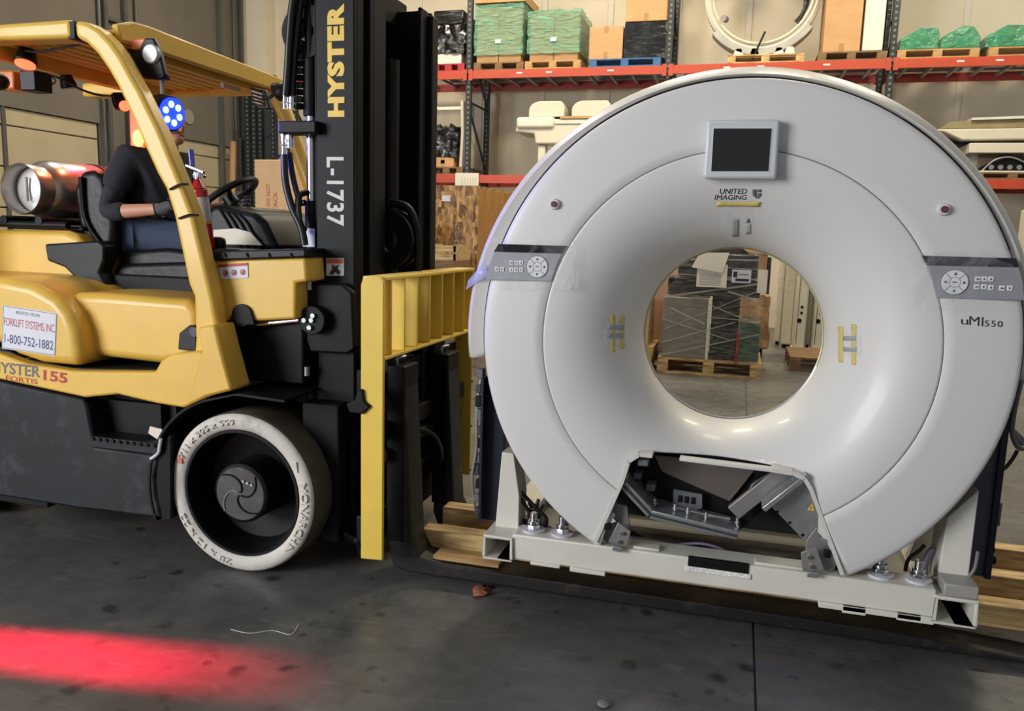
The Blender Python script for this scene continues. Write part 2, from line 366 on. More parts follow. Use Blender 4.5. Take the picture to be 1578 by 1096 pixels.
def post_mat():        # punched rack post: pale slots in a dark face
    m = bpy.data.materials.new('punched_post'); m.use_nodes = True; nt = m.node_tree; N = nt.nodes; L = nt.links
    b = N['Principled BSDF']; tc = N.new('ShaderNodeTexCoord'); sp = N.new('ShaderNodeSeparateXYZ'); L.new(tc.outputs['Object'], sp.inputs[0])
    fr = N.new('ShaderNodeMath'); fr.operation = 'FRACT'; mu = N.new('ShaderNodeMath'); mu.operation = 'MULTIPLY'; mu.inputs[1].default_value = 12
    L.new(sp.outputs[2], mu.inputs[0]); L.new(mu.outputs[0], fr.inputs[0])
    lt = N.new('ShaderNodeMath'); lt.operation = 'LESS_THAN'; lt.inputs[1].default_value = 0.42; L.new(fr.outputs[0], lt.inputs[0])
    fx = N.new('ShaderNodeMath'); fx.operation = 'ABSOLUTE'; L.new(sp.outputs[0], fx.inputs[0])
    l2 = N.new('ShaderNodeMath'); l2.operation = 'LESS_THAN'; l2.inputs[1].default_value = 0.016; L.new(fx.outputs[0], l2.inputs[0])
    an = N.new('ShaderNodeMath'); an.operation = 'MULTIPLY'; L.new(lt.outputs[0], an.inputs[0]); L.new(l2.outputs[0], an.inputs[1])
    x = N.new('ShaderNodeMix'); x.data_type = 'RGBA'; x.inputs[6].default_value = rgb(26, 34, 38); x.inputs[7].default_value = rgb(110, 110, 104)
    L.new(an.outputs[0], x.inputs[0]); L.new(x.outputs[2], b.inputs['Base Color']); b.inputs['Roughness'].default_value = 0.5
    return m
POST = post_mat()
def local(b, name, mat, parent, loc, **k):        # mesh given round its own origin, placed at loc (world) under parent
    r = bpy.data.objects.new('x', None); col.objects.link(r)
    o = b.build(name, mat, r, **k); bpy.data.objects.remove(r)
    o.parent = parent; o.location = Vector(loc)-org(parent) if parent is not None else Vector(loc)
    return o
def place(me_obj, name, parent, loc):             # another child sharing that mesh
    c = me_obj.copy(); c.name = name; col.objects.link(c); c.parent = parent
    c.location = Vector(loc)-org(parent); return c

# ================================================================== SETTING
fl = MB().box(-14, 9, -5, 15, -0.2, -0.012).build('floor', M('floor_joint', rgb(84, 82, 78), 0.8), None); tag(fl, kind='structure')
xs = [-14, -8.85, -4.35, 0.15, 4.65, 9]; ys = [-5, 6.35, 15]
for i in range(5):
    for j in range(2):
        MB().box(xs[i]+0.003, xs[i+1]-0.003, ys[j]+0.003, ys[j+1]-0.003, -0.012, 0).build('slab', FLOOR, fl, bevel=0.003, seg=1)
YB = 14.8; XL = -9.7
wb = MB().box(XL-0.2, 9, YB, YB+0.2, 0, 9).build('wall_back', WALLB); tag(wb, kind='structure')
for x in (-7.3, -6.1, -4.88, -3.68, -2.48, -1.3, -0.12, 1.05, 2.15, 3.2, 4.4):
    MB().box(x-0.045, x+0.045, YB-0.03, YB, 0.1, 8.9).build('batten', STRIP, wb)
MB().box(-1.15, 3.4, YB-0.03, YB, 4.35, 4.43).build('rail', STRIP, wb)
wl = MB()
# left wall round its two dock doors
D1, D2 = (7.9, 10.62), (11.45, 14.05); ZD = 3.02
wl.box(XL-0.2, XL, -5, D1[0], 0, 9).box(XL-0.2, XL, D1[0], D1[1], ZD, 9).box(XL-0.2, XL, D1[1], D2[0], 0, 9)
wl.box(XL-0.2, XL, D2[0], D2[1], ZD, 9).box(XL-0.2, XL, D2[1], YB, 0, 9)
wlo = wl.build('wall_left', CONC); tag(wlo, kind='structure')
for k, (a, b_) in enumerate((D1, D2)):
    d = bpy.data.objects.new(f'door_{k+1}', None); col.objects.link(d); d.location = (XL-0.06, (a+b_)/2, 0); tag(d, kind='structure')
    h = ZD/5.45; z = 0
    while z < ZD-0.05:
        z1 = min(z+0.555, ZD)
        half = (a+b_)/2
        for ya, yb in ((a+0.02, a+0.75*(b_-a)*0.5), (a+0.75*(b_-a)*0.5, b_-0.02)):
            MB().box(XL-0.09, XL-0.04, ya+0.012, yb-0.012, z+0.008, z1-0.008).build('door_panel', DOORM, d, bevel=0.008, seg=1)
        z = z1
    MB().box(XL-0.1, XL-0.085, a, b_, 0, ZD).build('backing', TRK, d)
    MB().box(XL-0.03, XL-0.015, a+0.36*(b_-a), a+0.36*(b_-a)+0.06, 0, ZD).build('stile', TRK, d)
    for y in (a-0.02, b_+0.02):
        MB().box(XL, XL+0.07, y-0.03, y+0.03, 0, ZD+0.35).build('track', TRK, d)
        MB().box(XL, XL+0.12, y+0.05, y+0.08, 0, ZD+0.2).build('track', TRK, d)
        MB().cyl((XL+0.05, y, ZD-0.5), (XL+0.05, y, ZD+4.5), 0.025, n=8).build('rail', TRK, d)
for y in (10.75, 11.18, 13.62, 14.3):
    q = MB().box(XL, XL+0.09, y-0.035, y+0.035, 0.0, 8.5).build('trim_1' if y == 10.75 else 'trim_2' if y == 11.18 else 'trim_3' if y == 13.62 else 'trim_4', TRK); tag(q, kind='structure')
ld = MB()                                                   # ladder-like bracing between the two posts
for z in (3.4, 3.95, 4.6, 5.3): ld.box(XL+0.02, XL+0.07, 10.75, 11.18, z, z+0.05)
tag(ld.build('trim_5', TRK), kind='structure')
co = MB().box(-9.7, -9.2, YB-0.35, YB, 0, 9).build('trim_6', WALLB); tag(co, kind='structure')
sg = MB().cyl((XL, 12.72, 3.42), (XL+0.02, 12.72, 3.42), 0.13, n=24).build('wall_disc', M('disc_grey', rgb(140, 134, 124), 0.7)); tag(sg, 'pale round disc on the dark wall above the far roll-up door', 'disc')

# ================================================================== RACKS
RY0, RY1 = 13.3, 14.4
BX = (-7.9, -4.6, -1.29, 1.95, 5.25)
Z1, Z2 = 2.35, 4.06          # beam undersides
rk = thing('pallet_rack', (-1.3, RY0, 0), 'long orange and dark green pallet rack along the back wall', 'rack')
posts = [local(MB().box(-0.045, 0.045, 0, 0.07, 0, 7.0), 'upright', POST, rk, (BX[0], RY0, 0))]
for x in BX:
    for y in (RY0, RY1-0.07):
        if (x, y) != (BX[0], RY0): place(posts[0], 'upright', rk, (x, y, 0))
        MB().box(x-0.07, x+0.07, y-0.02, y+0.09, 0, 0.01).build('foot_plate', RGRN, rk)
    for z in (0.4, 1.5, 2.6, 3.7, 4.8, 5.9):
        MB().obox((x, RY0+0.06, z), (x, RY1-0.06, z), 0.03, 0.03).build('brace', RGRN, rk)
        MB().obox((x, RY0+0.06, z+1.0), (x, RY1-0.06, z+0.06), 0.03, 0.03, (1, 0, 0)).build('brace', RGRN, rk)
for i in range(4):
    x0, x1 = BX[i], BX[i+1]
    for z in (Z1, Z2):
        for y, mt in ((RY0-0.045, ORG), (RY1, ORGD)):
            MB().prism([(y, z), (y+0.045, z), (y+0.045, z+0.135), (y+0.025, z+0.135), (y+0.025, z+0.11), (y, z+0.11)], 'X', x0+0.05, x1-0.05).build('beam', mt, rk)
            for x in (x0+0.05, x1-0.05):
                MB().box(x-0.035, x+0.035, y-0.008, y, z-0.03, z+0.15).build('beam_connector', mt, rk)
        for k in range(9):                                 # deck supports run front to back
            x = x0+0.25+(x1-x0-0.5)*k/8
            MB().box(x-0.02, x+0.02, RY0, RY1, z+0.05, z+0.09).build('deck_support', STL, rk)
        dk = MB()
        for k in range(22): dk.box(x0+0.06, x1-0.06, RY0+0.02+k*0.05, RY0+0.026+k*0.05, z+0.128, z+0.134)
        tag(dk.build('wire_deck', STL, rk), kind='stuff')
    for x, z in ((x0+0.9, Z2), (x0+1.4, Z2), (x1-0.9, Z2)):
        MB().box(x-0.05, x+0.05, RY0-0.049, RY0-0.045, z+0.06, z+0.085).build('beam_label', STK, rk)
sb = MB().box(-4.78, -4.36, RY0-0.075, RY0-0.055, Z1-0.06, Z1+0.16).build('sign_board', CREAM2); tag(sb, 'blank cream board hung on the lower rack beam above the particle board crate', 'sign')
for k in range(6): MB().box(-4.66+k*0.05, -4.645+k*0.05, RY0-0.079, RY0-0.075, Z1-0.03, Z1+0.09).build('ink_line', M('faint_ink', rgb(190, 186, 170), 0.6), sb)

def pallet(x, y, z, wd, dp, mat, label, h=0.13, group='pallets on the racks', nb=7):
    t = thing('pallet', (x, y, z), label, 'pallet', group)
    bt = 0.02; y0, y1 = y-dp/2, y+dp/2; x0, x1 = x-wd/2, x+wd/2
    bw = dp/nb*0.8; first = None
    for k in range(nb):
        yy = y0+dp*(k+0.5)/nb
        if first is None: first = local(MB().box(-wd/2, wd/2, -bw/2, bw/2, -bt, 0), 'board', mat, t, (x, yy, z+h))
        else: place(first, 'board', t, (x, yy, z+h))
    for k in range(3):
        yy = y0+bw/2+(dp-bw)*k/2; place(first, 'board', t, (x, yy, z+bt))
    fb = None
    for i in range(3):
        for j in range(3):
            p = (x0+0.06+(wd-0.12)*i/2, y0+0.06+(dp-0.12)*j/2, z+bt)
            if fb is None: fb = local(MB().box(-0.06, 0.06, -0.06, 0.06, 0, h-2*bt), 'block', mat, t, p)
            else: place(fb, 'block', t, p)
    return t
def wobble(x0, x1, y0, y1, z0, z1, amp=0.012, n=7, top=0.0, seed=1, taper=0.0):   # a wrapped block, sides not quite flat
    r = random.Random(seed); b = MB(); V = {}
    def pt(i, j, k):
        if (i, j, k) not in V:
            u, v, q = i/n, j/n, k/n
            X, Y, Z = x0+(x1-x0)*u, y0+(y1-y0)*v, z0+(z1-z0)*q
            cx, cy = (x0+x1)/2, (y0+y1)/2; s = 1-taper*q
            X, Y = cx+(X-cx)*s, cy+(Y-cy)*s
            X += r.uniform(-amp, amp); Y += r.uniform(-amp, amp)
            if 0 < k: Z += r.uniform(-amp, amp)
            if k == n: Z += top*r.uniform(-1, 1)
            V[(i, j, k)] = len(b.v); b.v.append((X, Y, Z))
        return V[(i, j, k)]
    for i in range(n):
        for j in range(n):
            b.f.append((pt(i, 0, j), pt(i+1, 0, j), pt(i+1, 0, j+1), pt(i, 0, j+1))); b.f.append((pt(i, n, j), pt(i+1, n, j), pt(i+1, n, j+1), pt(i, n, j+1)))
            b.f.append((pt(0, i, j), pt(0, i+1, j), pt(0, i+1, j+1), pt(0, i, j+1))); b.f.append((pt(n, i, j), pt(n, i+1, j), pt(n, i+1, j+1), pt(n, i, j+1)))
            b.f.append((pt(i, j, 0), pt(i+1, j, 0), pt(i+1, j+1, 0), pt(i, j+1, 0))); b.f.append((pt(i, j, n), pt(i+1, j, n), pt(i+1, j+1, n), pt(i, j+1, n)))
    return b
def carton(x0, x1, y0, y1, z0, z1, label, mat=CARD, group='cardboard boxes on the racks', tape=True, name='cardboard_box'):
    t = thing(name, ((x0+x1)/2, (y0+y1)/2, z0), label, 'box', group)
    MB().box(x0, x1, y0, y1, z0, z1).build('box_body', mat, t, bevel=0.008, seg=2)
    if tape:
        c = (x0+x1)/2; MB().box(c-0.035, c+0.035, y0-0.002, y1+0.002, z1-0.1, z1+0.002).build('tape_strip', TAN, t)
        MB().box(c-0.035, c+0.035, y0-0.002, y0, z0+0.01, z0+0.12).build('tape_strip', TAN, t)
    return t
ZT = Z2+0.136; ZM = Z1+0.136
# --- top level
pallet(-4.97, 13.8, ZT, 0.58, 1.0, REDP, 'red painted pallet on the top rack level, left end')
t = thing('wrapped_load', (-4.95, 13.8, ZT+0.13), 'black plastic wrapped load over a white carton on the red pallet', 'load', 'wrapped loads on the top rack level')
wobble(-5.24, -4.7, 13.34, 14.2, ZT+0.30, ZT+0.78, 0.03, 8, 0.03, 3).build('wrap', BWRAP, t)
MB().box(-5.2, -4.76, 13.36, 14.2, ZT+0.13, ZT+0.31).build('carton', CREAM2, t, bevel=0.01)
MB().box(-5.26, -4.72, 13.33, 14.2, ZT+0.76, ZT+1.0).build('lid', BWRAP2, t, bevel=0.03)
pallet(-4.08, 13.8, ZT, 0.86, 1.0, WOOD2, 'weathered brown pallet under the left green wrapped load on the rack')
pallet(-3.16, 13.8, ZT, 0.93, 1.0, WOOD, 'pale wooden pallet under the right green wrapped load on the rack')
def green_load(x0, x1, y0, y1, z0, z1, label, seed, base=0.12, rag=0.0):
    t = thing('wrapped_load', ((x0+x1)/2, (y0+y1)/2, z0), label, 'load', 'green film wrapped loads on the rack')
    nx = 2; 
    for i in range(2):
        for k in range(3):
            a = x0+0.03+(x1-x0-0.06)*i/2; h = (z1-z0-0.04)/3
            MB().box(a+0.004, a+(x1-x0-0.06)/2-0.004, y0+0.03, y1-0.03, z0+h*k+0.003, z0+h*(k+1)-0.003).build('carton', CARD2, t, bevel=0.006, seg=1)
    wobble(x0, x1, y0, y1, z0+base, z1, 0.012, 10, rag, seed).build('film', GFILM, t)
    MB().box((x0+x1)/2-0.05, (x0+x1)/2+0.05, y0-0.022, y0-0.018, z0+0.30, z0+0.36).build('paper_label', STK, t)
    return t
green_load(-4.52, -3.68, 13.33, 14.25, ZT+0.13, 5.25, 'green film wrapped carton load under a flat cardboard lid, beside the rack post', 4)
carton(-4.53, -3.66, 13.33, 14.25, 5.275, 5.42, 'flat cardboard lid on top of the left green wrapped load', tape=False)
green_load(-3.6, -2.72, 13.33, 14.3, ZT+0.13, 5.12, 'green film wrapped carton load on the pale wooden pallet, no lid', 9, 0.12, 0.02)
pallet(-1.98, 13.8, ZT, 1.14, 1.0, BLUE, 'blue painted pallet on the top rack level')
carton(-2.57, -2.03, 13.35, 14.2, ZT+0.13, 4.83, 'plain cardboard box standing on the blue pallet, left of the black wrapped box')
t = thing('wrapped_load', (-1.69, 13.8, ZT+0.13), 'black film wrapped box on the blue pallet', 'load', 'wrapped loads on the top rack level')
wobble(-2.01, -1.36, 13.34, 14.2, ZT+0.13, 4.87, 0.008, 6, 0.0, 5).build('wrap', BWRAP2, t)
carton(-2.0, -1.35, 13.34, 14.2, 4.885, 5.35, 'cardboard box with a white label on top of the black wrapped box')
# ring frame
pallet(0.17, 13.75, ZT, 1.12, 0.9, PINE, 'pale pallet under the white ring frame on the rack')
t = thing('ring_frame', (0.16, 13.7, ZT+0.13), 'white scanner ring frame standing upright on a pallet', 'scanner part')
RC = (0.07, 0, 5.29)
MB().lathe([(0.77, 13.6), (0.82, 13.56), (0.87, 13.6), (0.87, 13.8), (0.77, 13.8)], RC, 72, closed=True).build('ring', CREAM2, t)
MB().lathe([(0.73, 13.56), (0.76, 13.54), (0.76, 13.6), (0.73, 13.6)], RC, 72, closed=True).build('inner_rim', CREAM, t)
MB().lathe([(0.83, 13.50), (0.94, 13.50), (0.94, 13.82), (0.83, 13.82)], RC, 24, PI*1.22, PI*1.80, closed=True).build('cradle', M('cradle_grey', rgb(168, 166, 158), 0.5), t, bevel=0.01)
for x in (-0.24, 0.0, 0.36, 0.52):
    MB().prism([(x-0.09, ZT+0.135), (x+0.09, ZT+0.135), (x+0.05, ZT+0.27), (x-0.04, ZT+0.27)], 'Y', 13.5, 13.75).build('foot', CREAM2, t, bevel=0.01)
MB().obox((-0.02, 13.49, ZT+0.1), (0.14, 13.49, ZT+0.5), 0.03, 0.01, (0, 1, 0)).build('strap', BLKD, t)
MB().tube([(0.62, 13.7, 5.5), (0.72, 13.72, 5.2), (0.68, 13.7, 5.0), (0.60, 13.68, 4.86)], [0.03, 0.05, 0.03, 0.05], 8).build('wrap_scrap', BWRAP, t)
MB().cyl((-0.5, 13.5, 4.92), (-0.46, 13.6, 4.92), 0.05).build('bracket', GRAYM, t)
pallet(1.39, 13.75, ZT, 0.94, 0.9, WOOD2, 'dark pallet carrying the tall carton and white panel')
carton(0.98, 1.50, 13.33, 14.1, ZT+0.13, 5.9, 'tall narrow cardboard box beside the white panel on the rack')
q = MB().box(1.53, 1.81, 13.33, 13.9, ZT+0.135, 5.9).build('white_panel', CREAM2, bevel=0.01); tag(q, 'tall white panel standing beside the tall carton near the rack post', 'panel')
q = MB().box(1.825, 1.885, 13.32, 14.0, ZT+0.135, 5.9).build('dark_board', BWRAP2, bevel=0.01); tag(q, 'thin dark wrapped board beside the tall white panel by the rack post', 'board')
pallet(2.55, 13.8, ZT, 1.08, 1.0, WOOD, 'brown pallet under the low green wrapped parts next to the rack post')
pallet(3.75, 13.8, ZT, 1.08, 1.0, WOOD, 'brown pallet under the low green wrapped parts at the right edge')
GF2 = film('green_film_dense', rgb(72, 150, 112), 0.66, 7, (1, 1, 1.5), 0.12, 1.0, 0.25)
for x0, lab, sd in ((2.02, 'low sloped green wrapped parts on the pallet next to the rack post', 3), (3.14, 'low green wrapped parts at the right edge of the top rack level', 8)):
    t = thing('wrapped_parts', (x0+0.54, 13.8, ZT+0.13), lab, 'load', 'low green wrapped parts on the rack')
    for n_, (a, o_) in enumerate(((0.02, [(0, 0), (0, .15), (.26, .30), (.50, .29), (.52, .2), (.52, 0)]), (0.56, [(0, 0), (.02, .17), (.28, .31), (.42, .29), (.52, .14), (.52, 0)]))):
        MB().prism([(x0+a+u, ZT+0.135+v) for u, v in o_], 'Y', 13.34, 14.2).build('film', GF2, t, bevel=0.012)
        MB().box(x0+a+0.12, x0+a+0.44, 13.42, 14.1, ZT+0.14, ZT+0.30).build('part_inside', BLKD, t, bevel=0.02)
# --- middle level
pallet(-4.98, 13.8, ZM, 0.62, 1.0, WOOD2, 'small dark pallet on the lower rack level beside the post')
carton(-5.26, -4.86, 13.35, 13.9, ZM+0.13, ZM+0.29, 'small cardboard box under the crumpled black wrapped load')
t = thing('wrapped_load', (-5.05, 13.65, ZM+0.3), 'crumpled black plastic wrapped load on a small carton on the lower rack level', 'load')
wobble(-5.26, -4.82, 13.36, 13.9, ZM+0.3, ZM+0.82, 0.035, 8, 0.04, 13).build('wrap', BWRAP, t)
t = thing('curved_panel', (-4.72, 13.5, ZM+0.13), 'thin cream curved panel standing upright beside the black wrapped load', 'panel')
MB().prism([(-4.78, ZM+0.135), (-4.72, ZM+0.135), (-4.70, ZM+0.7), (-4.72, ZM+1.25), (-4.77, ZM+1.25), (-4.755, ZM+0.7)], 'Y', 13.4, 14.0).build('sheet', CREAM, t, bevel=0.008)
MB().obox((-5.3, 13.45, ZM+1.2), (-5.18, 13.45, ZM+1.12), 0.04, 0.04).obox((-5.19, 13.45, ZM+1.125), (-4.77, 13.45, ZM+1.13), 0.05, 0.05).build('arm', CREAM2, t)
t = thing('patient_table', (-2.9, 13.8, ZM), 'cream patient table with two rounded covers on the lower rack level', 'table')
MB().prism([(-3.78, 3.2), (-3.45, 3.17), (-3.42, 3.0), (-2.0, 3.0), (-2.0, 3.4), (-3.74, 3.4)], 'Y', 13.35, 14.1).build('table_body', CREAM, t, bevel=0.03, seg=3)
MB().box(-3.75, -3.1, 13.3, 14.12, 3.25, 3.44).build('end_cover', CREAM2, t, bevel=0.05, seg=3)
MB().box(-3.1, -2.0, 13.33, 14.1, 3.32, 3.40).build('top_plate', CREAM2, t, bevel=0.01)
MB().box(-3.35, -2.7, 13.5, 14.0, ZM+0.15, 3.0).build('pedestal', CREAM2, t, bevel=0.02)
for x in (-3.32, -2.6): MB().box(x-0.06, x+0.06, 13.4, 14.0, ZM, ZM+0.5).build('foot', STRIP, t, bevel=0.01)
MB().box(-3.35, -2.55, 13.4, 14.0, ZM, ZM+0.1).build('base', STRIP, t)
for x0, x1, lab in ((-3.56, -2.95, 'cream rounded cover on the patient table, the left one'), (-2.83, -2.18, 'cream rounded cover on the patient table, the right one')):
    n = 14; hw = 0.09
    pts = [(x0, 3.445), (x1, 3.445)]+[(x1-hw+hw*math.cos(PI/2*i/n), 3.55+0.15*math.sin(PI/2*i/n)) for i in range(n+1)]+[(x0+hw*2.2-hw*2.2*math.sin(PI/2*i/n), 3.55+0.15*math.cos(PI/2*i/n)) for i in range(n+1)]
    q = MB().prism(pts, 'Y', 13.4, 14.05).build('rounded_cover', CREAM, bevel=0.012); tag(q, lab, 'cover')
q = MB().box(-3.0, -2.3, 13.31, 13.38, 3.405, 3.44).build('brown_sheet', CARD); tag(q, 'brown cardboard sheet tucked under the rounded covers', 'sheet')
t = thing('patient_table', (3.4, 13.8, ZM+0.6), 'cream patient table top with brown padding at the right edge of the lower rack level', 'table')
MB().prism([(2.6, 3.2), (4.4, 3.22), (4.4, 3.06), (3.0, 3.04), (2.75, 3.16)], 'Y', 13.35, 14.1).build('table_body', CREAM, t, bevel=0.02)
MB().box(3.1, 4.4, 13.32, 14.1, 2.86, 3.0).build('lower_rail', CREAM, t, bevel=0.01)
MB().prism([(2.72, 3.215), (2.82, 3.31), (3.1, 3.33), (4.4, 3.35), (4.4, 3.23)], 'Y', 13.4, 14.1).build('padding', M('olive_pad', rgb(140, 128, 92), 0.5, var=0.15, bump=0.5, bscale=12), t)
MB().prism([(3.1, 3.36), (4.4, 3.40), (4.4, 3.36), (3.1, 3.33)], 'Y', 13.36, 14.1).build('top_plate', CREAM2, t)
for x in (3.2, 4.2): MB().box(x-0.04, x+0.04, 13.4, 14.0, ZM+0.1, 2.87).build('leg', GRAYM, t)
MB().box(2.8, 3.2, 13.5, 14.1, 3.0, 3.05).build('under_tray', BLKD, t)
pallet(3.7, 13.8, ZM, 1.0, 1.0, WOOD2, 'pallet below the electronics at the right edge of the lower rack level', h=0.1)
t = thing('electronics_unit', (3.65, 13.6, ZM+0.1), 'open black electronics unit with cables under the right patient table', 'machine part')
MB().prism([(3.28, 2.592), (4.1, 2.592), (3.92, 2.72), (3.8, 2.82), (3.6, 2.82), (3.4, 2.70)], 'Y', 13.36, 13.9).build('housing', BLK, t, bevel=0.01)
for k in range(5): MB().cyl((3.42+k*0.12, 13.34, 2.66), (3.42+k*0.12, 13.36, 2.66), 0.035, n=12).build('connector', STL, t)
MB().tube([(3.3, 13.36, 2.6), (3.45, 13.33, 2.76), (3.65, 13.34, 2.80), (3.85, 13.33, 2.72), (4.0, 13.34, 2.6)], 0.012, 6).build('cable', STL, t)
MB().box(3.25, 4.1, 13.34, 13.36, 2.59, 2.61).build('rail', CREAM2, t)
q = MB().box(3.62, 4.3, 11.9, 12.5, 0.0, 2.02).build('cabinet', CREAM, bevel=0.02); tag(q, 'cream machine cabinet at the right edge below the lower rack beam', 'cabinet')
# --- bundles against the far left corner
t = thing('rack_uprights', (-9.0, 14.0, 0), 'bundle of dark perforated rack uprights standing in the far corner', 'rack part')
for k in range(5): local(MB().box(-0.055, 0.055, -0.05, 0.05, 0, 4.35), 'upright', POST, t, (-9.25+k*0.125, 13.9+0.02*k, 0))
t = thing('steel_frame', (-8.3, 13.6, 0), 'dark rack frame with slanted braces leaning in the corner behind the forklift', 'rack part')
for x in (-8.6, -8.15): MB().box(x-0.04, x+0.04, 13.5, 13.58, 0, 3.7).build('upright', RGRN, t)
for k in range(6): MB().obox((-8.6, 13.48, 0.4+k*0.55), (-8.15, 13.48, 0.75+k*0.55), 0.03, 0.04, (0, 1, 0)).build('brace', RGRN, t)
q = MB().tube([(-9.35, 13.5, 0.03), (-9.42, 13.55, 1.5), (-9.5, 13.75, 3.1)], 0.06, 12, 4).build('carton_tube', CARD2); tag(q, 'brown cardboard tube leaning against the wall beside the dark uprights', 'tube')
t = carton(-5.92, -5.35, 9.0, 9.8, 0.0, 2.33, 'tall pale carton marked do not stack standing behind the hoses', M('pale_carton', rgb(212, 176, 132), 0.7, var=0.04), 'cartons on the floor', False)
for s, z in (('DO NOT', 1.86), ('STACK', 1.76)):
    lettering(s, (-5.60 if s == 'STACK' else -5.70, 8.995, z-0.1), (0, 0, 1), (-1, 0, 0), 0.28, 0.055, M('stamp_red', rgb(190, 110, 90), 0.7), t)
q = MB().ball((-5.45, 8.8, 1.08), 0.35, 1.4, 0.5, 0.28).build('bag', BAG); tag(q, 'clear crumpled plastic bag lying in front of the pale carton', 'bag')
q.location.z = 1.0
q = carton(-6.2, -5.0, 8.5, 8.98, 0, 1.0, 'low carton under the crumpled clear bag', CARD2, 'cartons on the floor', False)
# --- crates on the floor
t = thing('wooden_crate', (-3.6, 10.3, 0), 'large particle board crate with a white label behind the yellow load backrest', 'crate')
MB().box(-4.3, -3.133, 9.5, 9.53, 0.1, 2.05).build('front_panel', OSB, t)
MB().box(-3.163, -3.133, 9.53, 11.2, 0.1, 2.05).build('side_panel', M('plywood', rgb(176, 128, 66), 0.65, scale=6, stretch=(8, 8, 0.6), c2=rgb(140, 98, 48)), t)
MB().box(-4.3, -3.133, 9.5, 11.2, 2.05, 2.075).build('lid', OSB, t)
MB().box(-4.3, -3.133, 9.5, 11.2, 0.0, 0.1).build('skid', WOOD2, t)
MB().box(-3.60, -3.49, 9.49, 9.5, 1.88, 1.95).build('paper_label', STK, t)
for z in (1.62, 1.52, 1.42, 1.31):
    MB().box(-3.44, -3.35, 9.495, 9.5, z, z+0.008).box(-3.44, -3.35, 9.495, 9.5, z-0.08, z-0.072).box(-3.44, -3.432, 9.495, 9.5, z-0.08, z).box(-3.358, -3.35, 9.495, 9.5, z-0.08, z).box(-3.40, -3.39, 9.495, 9.5, z-0.06, z-0.02).build('stamp', INK, t)
t = thing('wooden_crate', (-3.75, 9.0, 0), 'small particle board crate with a clear bag on top, in front of the large one', 'crate')
MB().box(-4.1, -3.35, 8.6, 9.3, 0, 1.29).build('crate_body', OSB, t, bevel=0.005)
q = MB()
for dx, dz, r in ((0, 0.1, 0.17), (0.13, 0.05, 0.12), (-0.1, 0.22, 0.16), (0.03, 0.28, 0.11)): pass
q = wobble(-3.95, -3.62, 8.7, 9.1, 1.295, 1.66, 0.04, 6, 0.04, 21, 0.35).build('bag', BAG, subd=1); tag(q, 'full clear plastic bag sitting on the small particle board crate', 'bag')
t = thing('wooden_box', (-3.1, 8.5, 0), 'small open pine box beside the bagged crate behind the load backrest', 'box')
MB().box(-3.3, -2.95, 8.2, 8.7, 0, 1.2).build('stand', WOOD2, t)
for z in (1.2, 1.29): MB().box(-3.3, -2.95, 8.2, 8.22, z, z+0.07).build('slat', PINE, t)
for x in (-3.3, -2.97): MB().box(x, x+0.02, 8.2, 8.7, 1.2, 1.37).build('end_panel', PINE, t)

# --- seen through the bore
pallet(-0.255, 9.55, 0, 1.13, 0.95, PINE, 'pale pallet on the floor under the black wrapped load seen through the bore', 0.175, 'pallets on the floor', 7)
t = thing('wrapped_load', (-0.3, 9.55, 0.175), 'tall black load in clear wrap with white papers, seen through the bore', 'load')
MB().box(-0.79, -0.30, 9.12, 9.9, 0.18, 0.86).build('panel_box', M('grey_panel', rgb(118, 112, 100), 0.3, var=0.1, coat=0.3), t, bevel=0.01)
MB().box(-0.30, -0.27, 9.08, 9.14, 0.18, 0.86).build('edge_strip', CREAM2, t)
MB().box(-0.26, 0.04, 9.13, 9.9, 0.18, 0.90).build('rack_box', BLK, t, bevel=0.01)
MB().box(0.05, 0.27, 9.13, 9.9, 0.18, 0.62).build('green_box', M('dark_green_box', rgb(52, 78, 60), 0.3, var=0.1, coat=0.4), t, bevel=0.01)
MB().box(-0.76, 0.24, 9.2, 9.85, 0.88, 1.08).build('upper_box', BWRAP2, t, bevel=0.02)
MB().box(-0.66, 0.2, 9.2, 9.8, 1.09, 1.36).build('top_box', BWRAP2, t, bevel=0.03)
MB().prism([(-0.5, 1.36), (0.1, 1.36), (0.02, 1.42), (-0.2, 1.44), (-0.3, 1.42)], 'Y', 9.25, 9.75).build('cap', BLKD, t)
MB().prism([(-0.82, 0.185), (0.28, 0.185), (0.27, 0.9), (0.24, 1.37), (0.1, 1.41), (-0.5, 1.40), (-0.66, 1.32), (-0.68, 1.05), (-0.78, 0.95)], 'Y', 9.06, 9.93).build('stretch_film', CFILM, t)
MB().box(0.025, 0.045, 9.04, 9.06, 0.15, 0.5).build('red_strap', REDI, t)
GLINT = M('film_highlight', rgb(190, 186, 176), 0.2, var=0.1, alpha=0.35)  # pale strips standing in for highlights on the wrinkled film
for x0, z0, x1, z1, w_ in ((-0.78, 0.86, 0.24, 1.05, 0.02), (-0.78, 0.35, 0.0, 0.62, 0.012), (-0.8, 0.62, -0.05, 0.42, 0.012), (-0.76, 0.5, 0.24, 0.98, 0.008), (-0.3, 0.8, 0.26, 0.6, 0.012), (-0.8, 0.2, 0.26, 0.5, 0.014),
                           (-0.3, 0.66, 0.26, 0.64, 0.01), (-0.66, 1.12, 0.2, 1.09, 0.014), (-0.66, 1.28, 0.2, 1.3, 0.02), (-0.64, 1.22, 0.2, 1.2, 0.008), (-0.1, 0.95, 0.25, 0.86, 0.02), (-0.7, 0.74, -0.32, 0.58, 0.02)):
    MB().obox((x0, 9.052, z0), (x1, 9.052, z1), 0.003, w_).build('film_highlight', GLINT, t)
pp = px([(1072, 414), (1110, 412), (1108, 440), (1074, 440)], Y=9.03)
